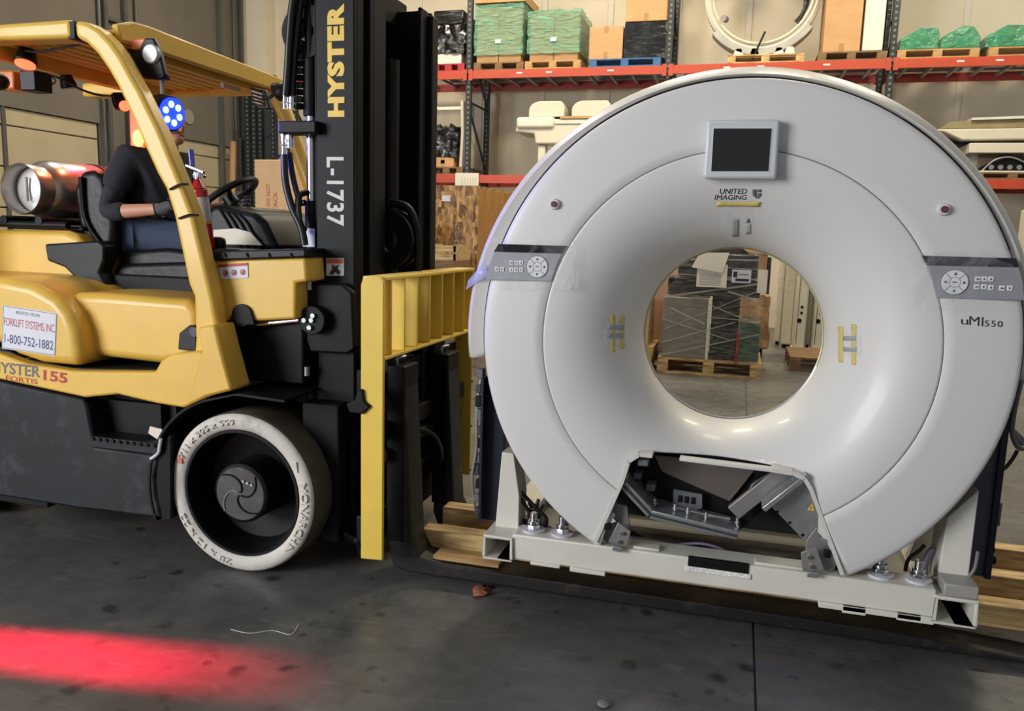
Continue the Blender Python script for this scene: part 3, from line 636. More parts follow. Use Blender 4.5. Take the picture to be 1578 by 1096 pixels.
q = MB().box(-0.44, -0.12, 9.035, 9.045, 0.99, 1.24).build('paper_sheet', PAPER, t)
MB().prism([(-0.50, 1.20), (-0.17, 1.15), (-0.11, 1.37), (-0.42, 1.36)], 'Y', 9.01, 9.03).build('paper_sheet', PAPER, t)
for k in range(7): MB().box(-0.41, -0.18, 9.032, 9.035, 1.015+k*0.018, 1.02+k*0.018).build('print_line', M('print_grey', rgb(150, 150, 158), 0.6), t)
MB().box(-0.07, 0.13, 9.045, 9.052, 1.05, 1.19).build('shipping_label', STK, t)
MB().box(-0.055, -0.015, 9.04, 9.045, 1.11, 1.17).box(0.0, 0.10, 9.04, 9.045, 1.14, 1.145).box(-0.03, 0.11, 9.04, 9.045, 1.07, 1.095).build('label_print', INK, t)
MB().box(0.2, 0.3, 9.03, 9.04, 0.95, 1.2).build('paper_sheet', PAPER, t)
carton(-1.2, -0.78, 9.95, 10.9, 0.15, 1.25, 'shrink wrapped carton stack left of the black load, seen through the bore', M('pink_carton', rgb(182, 140, 112), 0.5, var=0.06, coat=0.3), 'cartons on the floor')
pallet(-1.05, 10.6, 0, 0.9, 0.95, WOOD2, 'dark pallet behind the black wrapped load with strapped planks', 0.14, 'pallets on the floor')
t = thing('plywood_crate', (-1.2, 9.2, 0), 'pine crate corner at the left rim of the bore', 'crate')
MB().box(-1.5, -0.93, 9.0, 9.6, 0.3, 0.82).build('crate_body', PINE, t, bevel=0.005)
MB().prism([(-1.5, 0.02), (-0.9, 0.02), (-0.86, 0.3), (-1.5, 0.3)], 'Y', 8.98, 9.62).build('base', WOOD, t)
a_, b_ = at(1160, 470, Y=10.7).x, at(1180, 470, Y=10.7).x
t = thing('open_carton', ((a_+b_)/2, 10.9, 0), 'tall open brown carton with a loose flap behind the black load', 'box')
MB().box(a_-0.15, b_-0.02, 10.7, 11.2, 0.2, 1.36).build('box_body', CARD2, t)
MB().prism([(a_-0.15, 1.36), (b_-0.03, 1.34), (b_+0.02, 1.50), (a_-0.1, 1.52)], 'Y', 10.68, 10.7).build('flap', CARD, t)
MB().box(b_-0.01, b_+0.03, 10.72, 11.1, 0.2, 1.3).build('side_panel', DGR, t)
MB().box(a_-0.1, b_, 10.7, 11.1, 0.0, 0.2).build('skid', BLKD, t)
wobble(a_-0.05, b_+0.06, 10.45, 10.66, 0.16, 0.84, 0.03, 6, 0.03, 31, 0.2).build('paper_fill', M('kraft_paper', rgb(160, 126, 84), 0.6, bump=0.7, bscale=9), t, subd=1)
for k, (xa, xb, yy, h, lab) in enumerate(((1192.5, 1201.5, 12.3, 2.1, 'narrow white wrapped panel standing furthest left, seen through the bore'), (1203, 1219, 12.0, 2.05, 'wide white panel wrapped in clear film, seen through the bore'),
        (1220, 1239, 11.75, 1.9, 'white machine cover with three holes standing in front, seen through the bore'), (1240, 1248, 12.1, 1.9, 'narrow wrapped panel between the two covers with holes'), (1249, 1268, 11.8, 1.8, 'white machine cover with holes at the right rim of the bore'))):
    x0, x1 = at(xa, 540, Y=yy).x, at(xb, 540, Y=yy).x; wd = x1-x0; y = yy; hl = k in (2, 4)
    t = thing('machine_panel', (x0+wd/2, y, 0), lab, 'panel', 'white machine panels seen through the bore')
    MB().box(x0, x1, y, y+0.25, 0.05, h).build('panel_body', M('panel_cream', rgb(200, 194, 174), 0.45, var=0.04), t, bevel=0.02, seg=3)
    MB().box(x0+0.02, x1-0.02, y+0.02, y+0.23, 0.0, 0.05).build('base', CREAM2 if hl else BLKD, t)
    if hl:
        for dx, z, r in ((0.55, 0.62, 0.018), (0.55, 0.54, 0.018), (0.42, 0.43, 0.03)):
            MB().cyl((x0+dx*wd, y-0.005, z), (x0+dx*wd, y, z), r, n=14).build('hole', BLKD, t)
        MB().box(x0-0.015, x1+0.0, y-0.03, y+0.25, 0.0, 0.05).build('foot', CREAM2, t, bevel=0.01)
        MB().box(x0+0.04, x0+0.048, y-0.004, y, 0.1, h-0.1).build('seam', GREYI, t)
    else: MB().box(x0-0.006, x1+0.006, y-0.006, y+0.256, 0.06, h+0.01).build('film', CFILM, t)
pallet(1.15, 10.35, 0, 1.0, 1.0, WOOD2, 'low pallet with a brown board at the right rim of the bore', 0.17, 'pallets on the floor')

# ================================================================== SCANNER GANTRY
GY = 2.95; GC = (-0.012, 0, 1.124); GR = 0.93
g = thing('scanner_gantry', (0, 3.25, 0.19), 'large white ring-shaped medical scanner gantry carried on the forks', 'scanner')
def coverY(r):
    if r < 0.35: return 3.32
    if r < 0.67:
        t = math.acos(max(-1, min(1, (0.67-r)/0.32))); return 3.31-0.36*math.sin(t)
    return GY+0.010*((r-0.67)/0.26)**2
def surf(x, y, off=0.002):                 # the point of the cover a measured direction meets
    Y = GY
    for _ in range(25):
        p = at(x, y, Y=Y); r = math.hypot(p.x-GC[0], p.z-GC[2]); Y = Y*0.4+coverY(r)*0.6
    p = at(x, y, Y=Y-off); return p
def patch(quad, name, mat, parent, n=8, m_=3, off=0.002, solid=0.0008, rag=0.0, seed=0):
    r = random.Random(seed); b = MB(); a, b2, c, d = [Vector(q) for q in quad]; vs = []
    for j in range(m_+1):
        for i in range(n+1):
            u, v = i/n, j/m_
            p = (a*(1-u)+b2*u)*(1-v)+(d*(1-u)+c*u)*v
            if rag: p = p+Vector((r.uniform(-rag, rag), r.uniform(-rag, rag)))
            vs.append(surf(p.x, p.y, off+(r.uniform(0, off) if rag else 0)))
    b.add(vs, [(j*(n+1)+i, j*(n+1)+i+1, (j+1)*(n+1)+i+1, (j+1)*(n+1)+i) for j in range(m_) for i in range(n)])
    return b.build(name, mat, parent, solid=solid, sharp=3)
# cut-out under the bore, as half-planes (point, outward normal) in the front plane
cut = pxz([(915, 838), (958, 742), (968, 712), (985, 700), (1222, 729), (1240, 737), (1250, 755), (1300, 888)], GY)
def inside(x, z):
    for i in range(len(cut)-1):
        (x0, z0), (x1, z1) = cut[i], cut[i+1]
        if (x1-x0)*(z-z0)-(z1-z0)*(x-x0) > 0: return False
    return True
def cut_build(b, name, mat, parent, **k):
    o = b.build(name, mat, parent, **k); O_ = org(parent); me = o.data; bm = bmesh.new(); bm.from_mesh(me)
    for i in range(len(cut)-1):
        (x0, z0), (x1, z1) = cut[i], cut[i+1]
        fs = [f for f in bm.faces if f.calc_center_median().z+O_.z < 0.80]
        ge = list({e for f in fs for e in f.edges}|{v for f in fs for v in f.verts})+fs
        bmesh.ops.bisect_plane(bm, geom=ge, dist=1e-6, plane_co=(x0-O_.x, 0, z0-O_.z), plane_no=(-(z1-z0), 0, x1-x0))
    dl = [f for f in bm.faces if inside(f.calc_center_median().x+O_.x, f.calc_center_median().z+O_.z)]
    bmesh.ops.delete(bm, geom=dl, context='FACES')
    for f in bm.faces: f.smooth = True
    bm.to_mesh(me); bm.free()
    return o
prof = [(0.352, 3.37), (0.35, 3.34)]+[(0.67-0.32*math.cos(PI/2*i/22), 3.31-0.36*math.sin(PI/2*i/22)) for i in range(23)]+[(0.68, GY), (0.6865, GY), (0.689, GY+0.003), (0.689, GY+0.02)]
cut_build(MB().lathe(prof, GC, 160), 'flared_cover', WHT, g, sharp=1.0, solid=0.006)
prof = [(0.6912, GY+0.02), (0.6912, GY+0.002), (0.693, GY)]+[(0.693+0.217*i/6, GY+0.010*(i/6)**2) for i in range(7)]+[(0.922, GY+0.013), (0.929, GY+0.02), (0.931, GY+0.032), (0.931, GY+0.06)]
cut_build(MB().lathe(prof, GC, 160), 'outer_cover', WHT, g, sharp=1.0, solid=0.006)
cut_build(MB().lathe([(0.67, GY+0.0225), (0.71, GY+0.0225)], GC, 160), 'seam_backing', GREYI, g)
# shell behind the front cover, wider at the sides
def shr(k): return lambda a: k+(0.045*abs(math.cos(a))**3 if math.cos(a) < 0 else 0.012*abs(math.cos(a))**3)
sh = MB().lathe([(0.939, 3.04), (0.942, 3.0), (shr(0.948), 2.992), (shr(0.968), 3.02), (shr(0.992), 3.10), (shr(0.996), 3.16), (shr(0.996), 3.55), (shr(0.97), 3.6)], GC, 120, -0.06, PI+0.115)
sh.build('side_shell', WHS, g, sharp=0.7, solid=0.01)
MB().lathe([(0.90, 3.02), (0.925, 3.025), (0.93, 3.30)], GC, 120).build('inner_edge', DGR, g)
# edge lip along the cut-out, with its mounting ears
lip = [(917, 836), (959, 742), (968, 712), (985, 701), (1005, 703)]
lip2 = [(1190, 725), (1222, 730), (1240, 738), (1250, 755), (1298, 886)]
for L_, nm in ((lip, 'cutout_lip'), (lip2, 'cutout_lip')):
    P = px(L_, Y=GY+0.0); b = MB()
    for i in range(len(P)-1): b.obox(P[i]+Vector((0, 0.05, 0)), P[i+1]+Vector((0, 0.05, 0)), 0.014, 0.105, (0, 1, 0))
    b.build(nm, WHS, g)
P = px([(1047, 707), (1192, 725)], Y=GY); MB().obox(P[0]+Vector((0, 0.025, -0.004)), P[1]+Vector((0, 0.025, -0.004)), 0.012, 0.045, (0, 1, 0)).build('bottom_rail', WHT, g, bevel=0.003)
for q in ([(949, 772), (940, 796), (948, 806), (933, 812), (921, 832), (944, 774)], [(1262, 797), (1261, 822), (1275, 838), (1284, 857), (1296, 880), (1268, 806)]):
    MB().prism([(p.x, p.z) for p in px(q, Y=GY)], 'Y', GY+0.015, GY+0.022).build('mounting_ear', WHS, g)
for x, y in ((943, 794), (1269, 835)):
    p = at(x, y, Y=GY+0.01); MB().cyl(p, p+Vector((0, 0.012, 0)), 0.012, n=6).build('bolt', STL, g)
for x, y in ((992, 707), (1229, 733)):
    p = at(x, y, Y=GY+0.04); MB().box(p.x-0.02, p.x+0.02, GY+0.02, GY+0.07, p.z-0.025, p.z+0.0).build('clip', GREYI, g, bevel=0.004)
# monitor, leaning out at the top
mq = px([(1090, 186), (1202, 185), (1196, 277), (1084, 275)], Y=GY-0.02)
mon = None; b = MB()
def slab(q, y0, y1, name, mat, par, bev=0.004):
    vs = [Vector((p.x, y0, p.z)) for p in q]+[Vector((p.x, y1, p.z)) for p in q]
    return MB().add(vs, [(0,1,2,3),(7,6,5,4),(0,4,5,1),(1,5,6,2),(2,6,7,3),(3,7,4,0)]).build(name, mat, par, bevel=bev, seg=3)
mon = slab(mq, GY-0.045, GY+0.01, 'monitor', M('monitor_grey', rgb(196, 200, 200), 0.35, var=0.02), g, 0.01)
iq = px([(1093, 190), (1199, 189), (1193, 273), (1087, 272)], Y=GY-0.045)
slab(px([(1100, 198), (1189, 198), (1184, 264), (1096, 264)], Y=GY-0.047), GY-0.0475, GY-0.045, 'screen', SCRN, mon, 0)
slab(px([(1098, 196), (1191, 196), (1186, 266), (1094, 266)], Y=GY-0.046), GY-0.0462, GY-0.045, 'screen_rim', STK, mon, 0)
# lettering and emblem
def letter_px(s, bl, br, tl, mat, parent, Y, name='lettering', **k):
    a, b_, c = [at(*q, Y=Y) for q in (bl, br, tl)]
    return lettering(s, a, b_-a, c-a, (b_-a).length, (c-a).length, mat, parent, name, **k)
def letter_surf(st, bl, br, tl, **k):
    bl, br, tl = Vector(bl), Vector(br), Vector(tl)
    def wp(u, t, n_):
        q = bl+(br-bl)*u+(tl-bl)*t; p = surf(q.x, q.y, 0.0006); p.y -= n_; return p
    return lettering(st, (0, 0, 0), (1, 0, 0), (0, 0, 1), 1.0, 1.0, INK, g, 'lettering', 0.001, warp=wp, **k)
letter_surf('UNITED', (1109, 299), (1151, 299), (1109, 291), shear=0.2, offset=0.006)
letter_surf('IMAGING', (1101, 308), (1151, 308), (1101, 300.5), shear=0.2)
for q in ([(1159, 292), (1166, 292), (1166, 306.5), (1160, 301)], [(1167.5, 292), (1173.5, 292), (1173.5, 296), (1167.5, 296)], [(1167.5, 297.5), (1173.5, 297.5), (1172.5, 303), (1167.5, 306.5)]):
    patch(q, 'emblem', GREYI, g, 3, 4, 0.0012, 0.0004)
letter_surf('u', (1481, 500), (1492, 500.5), (1481, 492))
letter_surf('MI', (1493.5, 501), (1515, 503), (1494, 487))
letter_surf('550', (1517, 503), (1545, 504.5), (1517.5, 493.5), space=1.1)
# stop buttons
for x, y in ((855, 315), (1454, 323)):
    p = at(x, y, Y=GY); bt = MB().lathe([(0.0, GY-0.012), (0.017, GY-0.012), (0.021, GY+0.004)], (p.x, 0, p.z), 28).build('button_ring', STK, g)
    MB().cyl((p.x, GY-0.013, p.z), (p.x, GY-0.018, p.z), 0.011, n=20).build('button', M('button_maroon', rgb(120, 58, 62), 0.4), bt)
    MB().lathe([(0.006, GY-0.0185), (0.008, GY-0.0185)], (p.x, 0, p.z), 20).build('ring_mark', INK, bt)
# control panels
def ctrl(band, pan, dial, keys, lab):
    c = MB().prism(pxz(pan, GY), 'Y', GY-0.007, GY+0.01).build('control_panel', SILV, g, bevel=0.002); c['label'] = lab
    MB().prism(pxz(band, GY), 'Y', GY-0.008, GY+0.01).build('display_strip', M('gloss_black', rgb(16, 16, 18), 0.1, var=0.05, coat=0.5), c)
    p = at(*dial, Y=GY)
    MB().cyl((p.x, GY-0.007, p.z), (p.x, GY-0.012, p.z), 0.040, n=36).build('dial', BTN, c, bevel=0.001)
    MB().lathe([(0.0405, GY-0.0075), (0.0425, GY-0.0075)], (p.x, 0, p.z), 32).build('dial_rim', GREYI, c)
    MB().lathe([(0.016, GY-0.0125), (0.0175, GY-0.0125)], (p.x, 0, p.z), 28).build('dial_ring', GREYI, c)
    for k in range(4):
        a = PI/4+k*PI/2; MB().obox((p.x+0.018*math.cos(a), GY-0.0125, p.z+0.018*math.sin(a)), (p.x+0.039*math.cos(a), GY-0.0125, p.z+0.039*math.sin(a)), 0.0015, 0.001, (0, 1, 0)).build('dial_line', GREYI, c)
        a = k*PI/2; x0, z0 = p.x+0.028*math.cos(a), p.z+0.028*math.sin(a)
        tri = [(x0+0.006*math.cos(a+q), z0+0.006*math.sin(a+q)) for q in (0, 2.2, -2.2)]
        MB().prism(tri, 'Y', GY-0.0128, GY-0.012).build('arrow_mark', INK, c)
    MB().box(p.x-0.007, p.x+0.007, GY-0.0128, GY-0.012, p.z-0.001, p.z+0.002).build('dial_mark', INK, c)
    for j, (x, y) in enumerate(keys):
        p = at(x, y, Y=GY); MB().box(p.x-0.0085, p.x+0.0085, GY-0.010, GY-0.006, p.z-0.0085, p.z+0.0085).build('key', BTN, c, bevel=0.0015)
        if j % 3 == 0: MB().box(p.x-0.005, p.x+0.005, GY-0.0105, GY-0.01, p.z-0.002, p.z+0.002).build('key_mark', INK, c)
        elif j % 3 == 1: MB().prism([(p.x-0.003, p.z-0.004), (p.x+0.004, p.z), (p.x-0.003, p.z+0.004)], 'Y', GY-0.0105, GY-0.01).build('key_mark', INK, c)
        else: MB().prism([(p.x-0.004, p.z-0.003), (p.x+0.004, p.z-0.003), (p.x, p.z+0.004)], 'Y', GY-0.0105, GY-0.01).build('key_mark', INK, c)
    return c
ctrl([(769, 376), (874, 379), (866, 391), (762, 388)], [(762, 387), (867, 390), (858, 410), (850, 434), (750, 431), (755, 408)], (829, 411),
     [(789, 405), (797, 405), (804, 405), (767, 415), (775, 415), (789, 416), (796, 416), (804, 416)], 'grey control panel on the left of the gantry')
ctrl([(1420, 394), (1565, 398), (1569, 412), (1428, 409)], [(1427, 408), (1569, 411), (1576, 437), (1578, 463), (1443, 459), (1436, 432)], (1470, 435),
     [(1506, 430), (1516, 430), (1526, 430), (1504, 442), (1515, 442), (1526, 443), (1543, 444), (1555, 444)], 'grey control panel on the right of the gantry')
# protective film, tapes, labels on the cover
patch([(757, 366), (896, 371), (893, 449), (748, 447)], 'protective_film', THIN, g, 16, 8, 0.011, 0.0004, 0.8, 3)
patch([(1398, 388), (1566, 386), (1577, 482), (1402, 478)], 'protective_film', THIN, g, 16, 8, 0.011, 0.0004, 0.8, 5)
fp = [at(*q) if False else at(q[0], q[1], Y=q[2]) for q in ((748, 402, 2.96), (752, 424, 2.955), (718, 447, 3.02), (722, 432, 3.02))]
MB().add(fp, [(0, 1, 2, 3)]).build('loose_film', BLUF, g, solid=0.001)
patch([(882, 400), (891, 402), (889, 448), (877, 446)], 'film_fold', THIN, g, 3, 4, 0.014, 0.0004, 0.5, 7)
for x, y0, y1 in ((945, 485, 543), (959, 486, 538), (1295.5, 503, 559), (1315.5, 499, 563)):
    patch([(x-3.8, y0), (x+3.8, y0+1), (x+3.2, y1), (x-3.4, y1-1)], 'tape_strip', TAPE, g, 3, 12, 0.0018, 0.0003)
patch([(1106, 311), (1172, 311), (1170, 319), (1103, 318)], 'tape_strip', TAPE, g, 12, 2, 0.0025, 0.0004, 0.3, 2)
patch([(1117, 309), (1161, 309), (1162, 379), (1116, 377)], 'plastic_strip', THIN, g, 8, 14, 0.003, 0.0004, 0.3, 9)
patch([(1128.5, 338), (1138.5, 338), (1138.5, 365), (1128.5, 365)], 'indicator_window', M('window_grey', rgb(150, 156, 162), 0.3), g, 3, 6, 0.0015)
patch([(1149, 345), (1157, 345), (1157, 361), (1149, 361)], 'indicator_window', M('window_pale', rgb(176, 178, 180), 0.3), g, 3, 4, 0.0015)
patch([(1149.5, 343), (1153, 336), (1153.2, 336), (1156.5, 343)], 'indicator_mark', GREYI, g, 2, 2, 0.0015)
for x0, x1, y0, y1 in ((931, 960, 494, 534), (1285, 1325, 503, 550)):
    patch([(x0, y0), (x1, y0+1), (x1+3, y1), (x0+1, y1)], 'label_cover', THIN, g, 5, 6, 0.0025, 0.0006)
for x0, y0, w_ in ((936, 501, 26), (936, 514, 24), (1299, 518, 20), (1300, 535, 20)):
    patch([(x0, y0), (x0+w_, y0), (x0+w_, y0+7), (x0, y0+7)], 'indicator_window', M('window_grey', rgb(150, 156, 162), 0.3), g, 5, 2, 0.0015)
MB().lathe([(0.3495, 3.365), (0.3465, 3.335), (0.3485, 3.332), (0.3505, 3.36)], GC, 96, -0.3, PI+0.6).build('bore_edge_tape', TAPE, g)
MB().lathe([(0.352, 3.345), (0.345, 3.35), (0.345, 3.365), (0.352, 3.38)], GC, 96).build('bore_rim', STL, g)
# machinery behind the covers
MB().lathe([(0.42, 3.20), (0.86, 3.18), (0.89, 3.3), (0.89, 3.5), (0.42, 3.5)], GC, 72, -0.55, PI+0.55, closed=True).build('stator_ring', DGR, g)
pan = [(962, 735), (1008, 783), (1140, 817), (1245, 722), (1240, 690), (965, 690)]
MB().prism([(p.x, p.z) for p in px(pan, Y=3.16)], 'Y', 3.155, 3.42).build('lower_housing', BLKD, g)
MB().prism([(p.x, p.z) for p in px([(1008, 700), (1170, 715), (1125, 772), (1020, 726)], Y=3.15)], 'Y', 3.135, 3.15).build('cover_plate', M('taupe_gloss', rgb(120, 112, 106), 0.15, 0.4), g, bevel=0.004)
rl = px([(964, 738), (1006, 783), (1137, 815), (1174, 772), (1245, 725)], Y=3.06)
for i, (a, b_) in enumerate(((0, 1), (1, 2))):
    MB().obox(rl[a], rl[b_], 0.035, 0.16, (0, 1, 0)).build('housing_rail', STL, g, bevel=0.004)
    MB().obox(rl[a]-Vector((0, 0.085, 0)), rl[b_]-Vector((0, 0.085, 0)), 0.007, 0.006, (0, 1, 0)).build('rail_edge', DGR, g)
ra, rb = at(1176, 780, Y=3.0), at(1243, 728, Y=3.0); MB().obox(ra, rb, 0.02, 0.10, (0, 1, 0)).build('housing_rail', STL, g, bevel=0.003)
ra, rb = at(1130, 790, Y=3.08), at(1215, 722, Y=3.08); MB().obox(ra, rb, 0.06, 0.03, (0, 1, 0)).build('channel', GRAYM, g, bevel=0.004)
pl = MB().prism([(p.x, p.z) for p in px([(1190, 782), (1243, 735), (1254, 742), (1272, 806), (1240, 834)], Y=3.02)], 'Y', 3.02, 3.03).build('sheet_metal_cover', STL, g, bevel=0.002)
for x, y in ((1198, 789), (1217, 806), (1237, 825)):
    p = at(x, y, Y=3.018); MB().cyl(p, p+Vector((0, 0.004, 0)), 0.006, n=10).build('screw', BLKD, pl)
tri = px([(1244, 786), (1255, 788), (1252, 775)], Y=3.017)
MB().prism([(p.x, p.z) for p in tri], 'Y', 3.0165, 3.0185).build('warning_triangle', M('warning_yellow', rgb(214, 170, 70), 0.5), pl)
p = at(1250, 783, Y=3.015); MB().prism([(p.x-0.002, p.z-0.007), (p.x+0.003, p.z), (p.x, p.z), (p.x+0.002, p.z+0.008), (p.x-0.003, p.z+0.001), (p.x, p.z+0.001)], 'Y', 3.0155, 3.0163).build('flash_mark', INK, pl)
# electronic bits in the housing
vb = MB().prism([(p.x, p.z) for p in px([(1038, 754), (1082, 762), (1082, 783), (1072, 785), (1037, 776)], Y=3.12)], 'Y', 3.115, 3.13).build('vent_plate', GREYI, g)
for k in range(3):
    p = at(1048+k*10, 768+k*1.5, Y=3.112); MB().box(p.x-0.008, p.x+0.008, 3.109, 3.115, p.z-0.016, p.z+0.012).build('vent_slot', BLKD, vb, bevel=0.003)
for x, y in ((1040, 783), (1060, 788), (1088, 796), (1009, 775), (1136, 805), (1137, 816)):
    p = at(x, y, Y=3.03); MB().cyl(p-Vector((0, 0, 0.012)), p+Vector((0, 0, 0.016)), 0.005, n=8).build('stud', STL, g); MB().cyl(p-Vector((0, 0, 0.004)), p+Vector((0, 0, 0.003)), 0.009, n=6).build('nut', STL, g)
for x, y, s in ((975, 745, 0.02), (992, 760, 0.025), (1003, 750, 0.018), (983, 732, 0.015), (1000, 772, 0.016)):
    p = at(x, y, Y=3.1); MB().box(p.x-s, p.x+s, 3.08, 3.14, p.z-s*0.8, p.z+s*0.8).build('terminal', GREYI if s < 0.02 else DGR, g, bevel=0.003)
for k, q in enumerate(([(1015, 786), (1042, 784), (1090, 794), (1125, 800)], [(1150, 770), (1160, 748), (1178, 735), (1200, 722)], [(1128, 785), (1140, 790), (1148, 770), (1165, 755)])):
    MB().tube([at(x, y, Y=3.08) for x, y in q], 0.007, 8).build('cable', RUB if k else STL, g)
for x, y, s in ((1172, 722, 0.016), (1167, 731, 0.009), (1175, 731, 0.009)):
    p = at(x, y, Y=3.09); MB().cyl(p, p+Vector((0, 0.02, 0)), s, n=16).build('port', BLKD, g)
# base frame
def P_(x, y, Y): return at(x, y, Y=Y)
MB().box(-0.80, 0.74, GY+0.005, GY+0.13, 0.212, 0.315).build('front_beam', FRM, g, bevel=0.006)
def open_tube(x0, x1, z0, z1, y0, y1, t=0.011):
    b = MB(); b.box(x0, x1, y0, y1, z0, z0+t).box(x0, x1, y0, y1, z1-t, z1).box(x0, x0+t, y0, y1, z0+t, z1-t).box(x1-t, x1, y0, y1, z0+t, z1-t)
    return b.build('end_tube', FRM, g, bevel=0.003)
open_tube(-0.918, -0.795, 0.20, 0.302, GY-0.006, 3.95)
open_tube(0.735, 0.872, 0.195, 0.298, GY-0.006, 3.95)
MB().box(-0.90, -0.81, 3.25, 3.26, 0.21, 0.29).build('tube_baffle', FRM, g); MB().box(0.75, 0.86, 3.25, 3.26, 0.205, 0.285).build('tube_baffle', FRM, g)
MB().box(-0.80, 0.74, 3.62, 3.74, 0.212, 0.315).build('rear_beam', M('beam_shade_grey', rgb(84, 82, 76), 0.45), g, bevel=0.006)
for q, z in (((-0.56, -0.42), 0.2), ((-0.72, -0.60), 0.205), ((0.36, 0.70), 0.198), ((0.44, 0.52), 0.19), ((0.62, 0.74), 0.192)):
    MB().box(q[0], q[1], GY-0.004, GY+0.12, z-0.004, 0.214).build('pad', FRM, g, bevel=0.003)
sl = MB().box(-0.11, 0.11, GY+0.0, GY+0.02, 0.282, 0.318).build('slot', BLKD, g, bevel=0.002)
MB().box(-0.12, 0.12, GY-0.001, GY+0.006, 0.262, 0.283).build('slot_edge', M('foam_white', rgb(228, 226, 220), 0.7, bump=0.5, bscale=80), g, bevel=0.003)
for x0, x1 in ((-0.32, -0.22), (0.13, 0.30)): MB().box(x0, x1, GY+0.02, GY+0.07, 0.315, 0.325).build('plate', FRM, g, bevel=0.003)
MB().box(-0.795, 0.735, GY+0.13, 3.62, 0.225, 0.23).build('floor_pan', M('pan_grey', rgb(96, 94, 86), 0.4), g)
MB().box(-0.5, 0.5, 3.45, 3.50, 0.28, 0.50).build('rear_panel', DGR, g, bevel=0.004)
MB().box(-0.45, 0.55, 3.44, 3.45, 0.44, 0.455).build('rear_rail', GRAYM, g)
for k in range(5): MB().box(-0.3+k*0.17, -0.26+k*0.17, 3.425, 3.44, 0.435, 0.452).build('rail_clip', M('brass', rgb(170, 150, 100), 0.4, 0.5), g)
# levelling feet
for x, y in ((822, 826), (866, 835), (1355, 895), (1413, 908)):
    p = at(x, y, Y=3.02); ft = MB().lathe([(0.0, 0.325), (0.046, 0.325), (0.042, 0.318), (0.042, 0.312)], (p.x, 3.02, 0), 28, axis='Z').build('foot_washer', STK, g)
    MB().cyl((p.x, 3.02, 0.325), (p.x, 3.02, 0.345), 0.028, n=6).build('nut', CHR, ft, bevel=0.002)
    MB().cyl((p.x, 3.02, 0.347), (p.x, 3.02, 0.362), 0.024, n=20).build('collar', CHR, ft, bevel=0.002)
    MB().cyl((p.x, 3.02, 0.362), (p.x, 3.02, 0.392), 0.016, n=16).build('threaded_rod', CHR, ft, bevel=0.002)
# bent steel brackets at the feet of the cover
for s, bx in ((-1, -0.40), (1, 0.355)):
    br = MB().prism([(bx-0.05, 0.315), (bx+0.055, 0.315), (bx+0.06, 0.39), (bx+0.045, 0.47), (bx-0.02, 0.475), (bx-0.05, 0.42)], 'Y', GY+0.05, GY+0.062).build('bracket', GRAYM, g, bevel=0.002)
    MB().prism([(bx-0.015*s+(0.03*s), 0.335), (bx+0.06*-s, 0.33), (bx+0.07*-s, 0.39), (bx-0.02*s, 0.42)], 'Y', GY+0.0, GY+0.012).build('bracket_plate', GRAYM, br, bevel=0.002)
    MB().box(bx-0.012+0.02*s, bx+0.012+0.02*s, GY-0.005, GY+0.02, 0.385, 0.41).build('latch', BLKD, br, bevel=0.003)
    for dx, dz in ((-0.04*s, 0.38), (-0.03*s, 0.345), (0.03*s, 0.34)): MB().cyl((bx+dx, GY-0.01, dz), (bx+dx, GY+0.006, dz), 0.008, n=6).build('bolt', CHR, br)
    MB().obox((bx-0.045*s, GY-0.01, 0.318), (bx-0.005*s, GY-0.012, 0.322), 0.02, 0.02).build('spring', STL, br, bevel=0.003)
# columns and side panels left and right of the ring
MB().prism([(-0.90, 0.30), (-0.80, 0.30), (-0.80, 0.44), (-0.83, 0.62), (-0.88, 0.62)], 'Y', 3.05, 3.17).build('column', FRM, g, bevel=0.004)
MB().prism([(0.76, 0.30), (0.86, 0.30), (0.86, 0.66), (0.77, 0.55)], 'Y', 3.05, 3.2).build('column', FRM, g, bevel=0.004)
MB().prism([(0.70, 0.30), (0.78, 0.30), (0.79, 0.55), (0.76, 0.55)], 'Y', 3.25, 3.3).build('gusset', FRM, g, bevel=0.003)
MB().box(-0.97, -0.885, 3.10, 3.125, 0.305, 0.92).build('side_panel', NAVY, g, bevel=0.003)
MB().box(-0.975, -0.965, 3.05, 3.6, 0.305, 0.92).build('side_wall', NAVY, g)
MB().prism([(0.905, 0.285), (0.96, 0.285), (0.985, 0.9), (0.86, 0.9), (0.84, 0.60), (0.895, 0.52)], 'Y', 3.22, 3.25).build('side_panel', M('slate_panel', rgb(70, 76, 88), 0.35, 0.3), g, bevel=0.003)
MB().box(0.955, 0.975, 3.2, 3.6, 0.285, 0.9).build('side_wall', NAVY, g)
MB().box(0.76, 0.87, GY+0.0, 3.12, 0.298, 0.345).build('corner_cover', M('grey_cover', rgb(150, 146, 140), 0.4), g, bevel=0.006)
r = random.Random(4)
for k in range(11):          # connectors and clips up the left edge
    z = 0.33+0.058*k; x = -0.985-r.uniform(0, 0.012)
    MB().box(x-0.012, x+0.014, 3.07, 3.11, z, z+0.03+r.uniform(0, 0.02)).build('connector', (DGR, GREYI, BLKD)[k % 3], g, bevel=0.004)
MB().tube([(-1.0, 3.08, 0.36), (-1.01, 3.07, 0.5), (-0.995, 3.07, 0.62), (-1.0, 3.08, 0.78), (-0.99, 3.1, 0.92)], 0.006, 8).build('cable', GRAYM, g)
BLC = M('cable_blue', rgb(56, 74, 130), 0.5); PUR = M('cable_purple', rgb(120, 108, 130), 0.5)
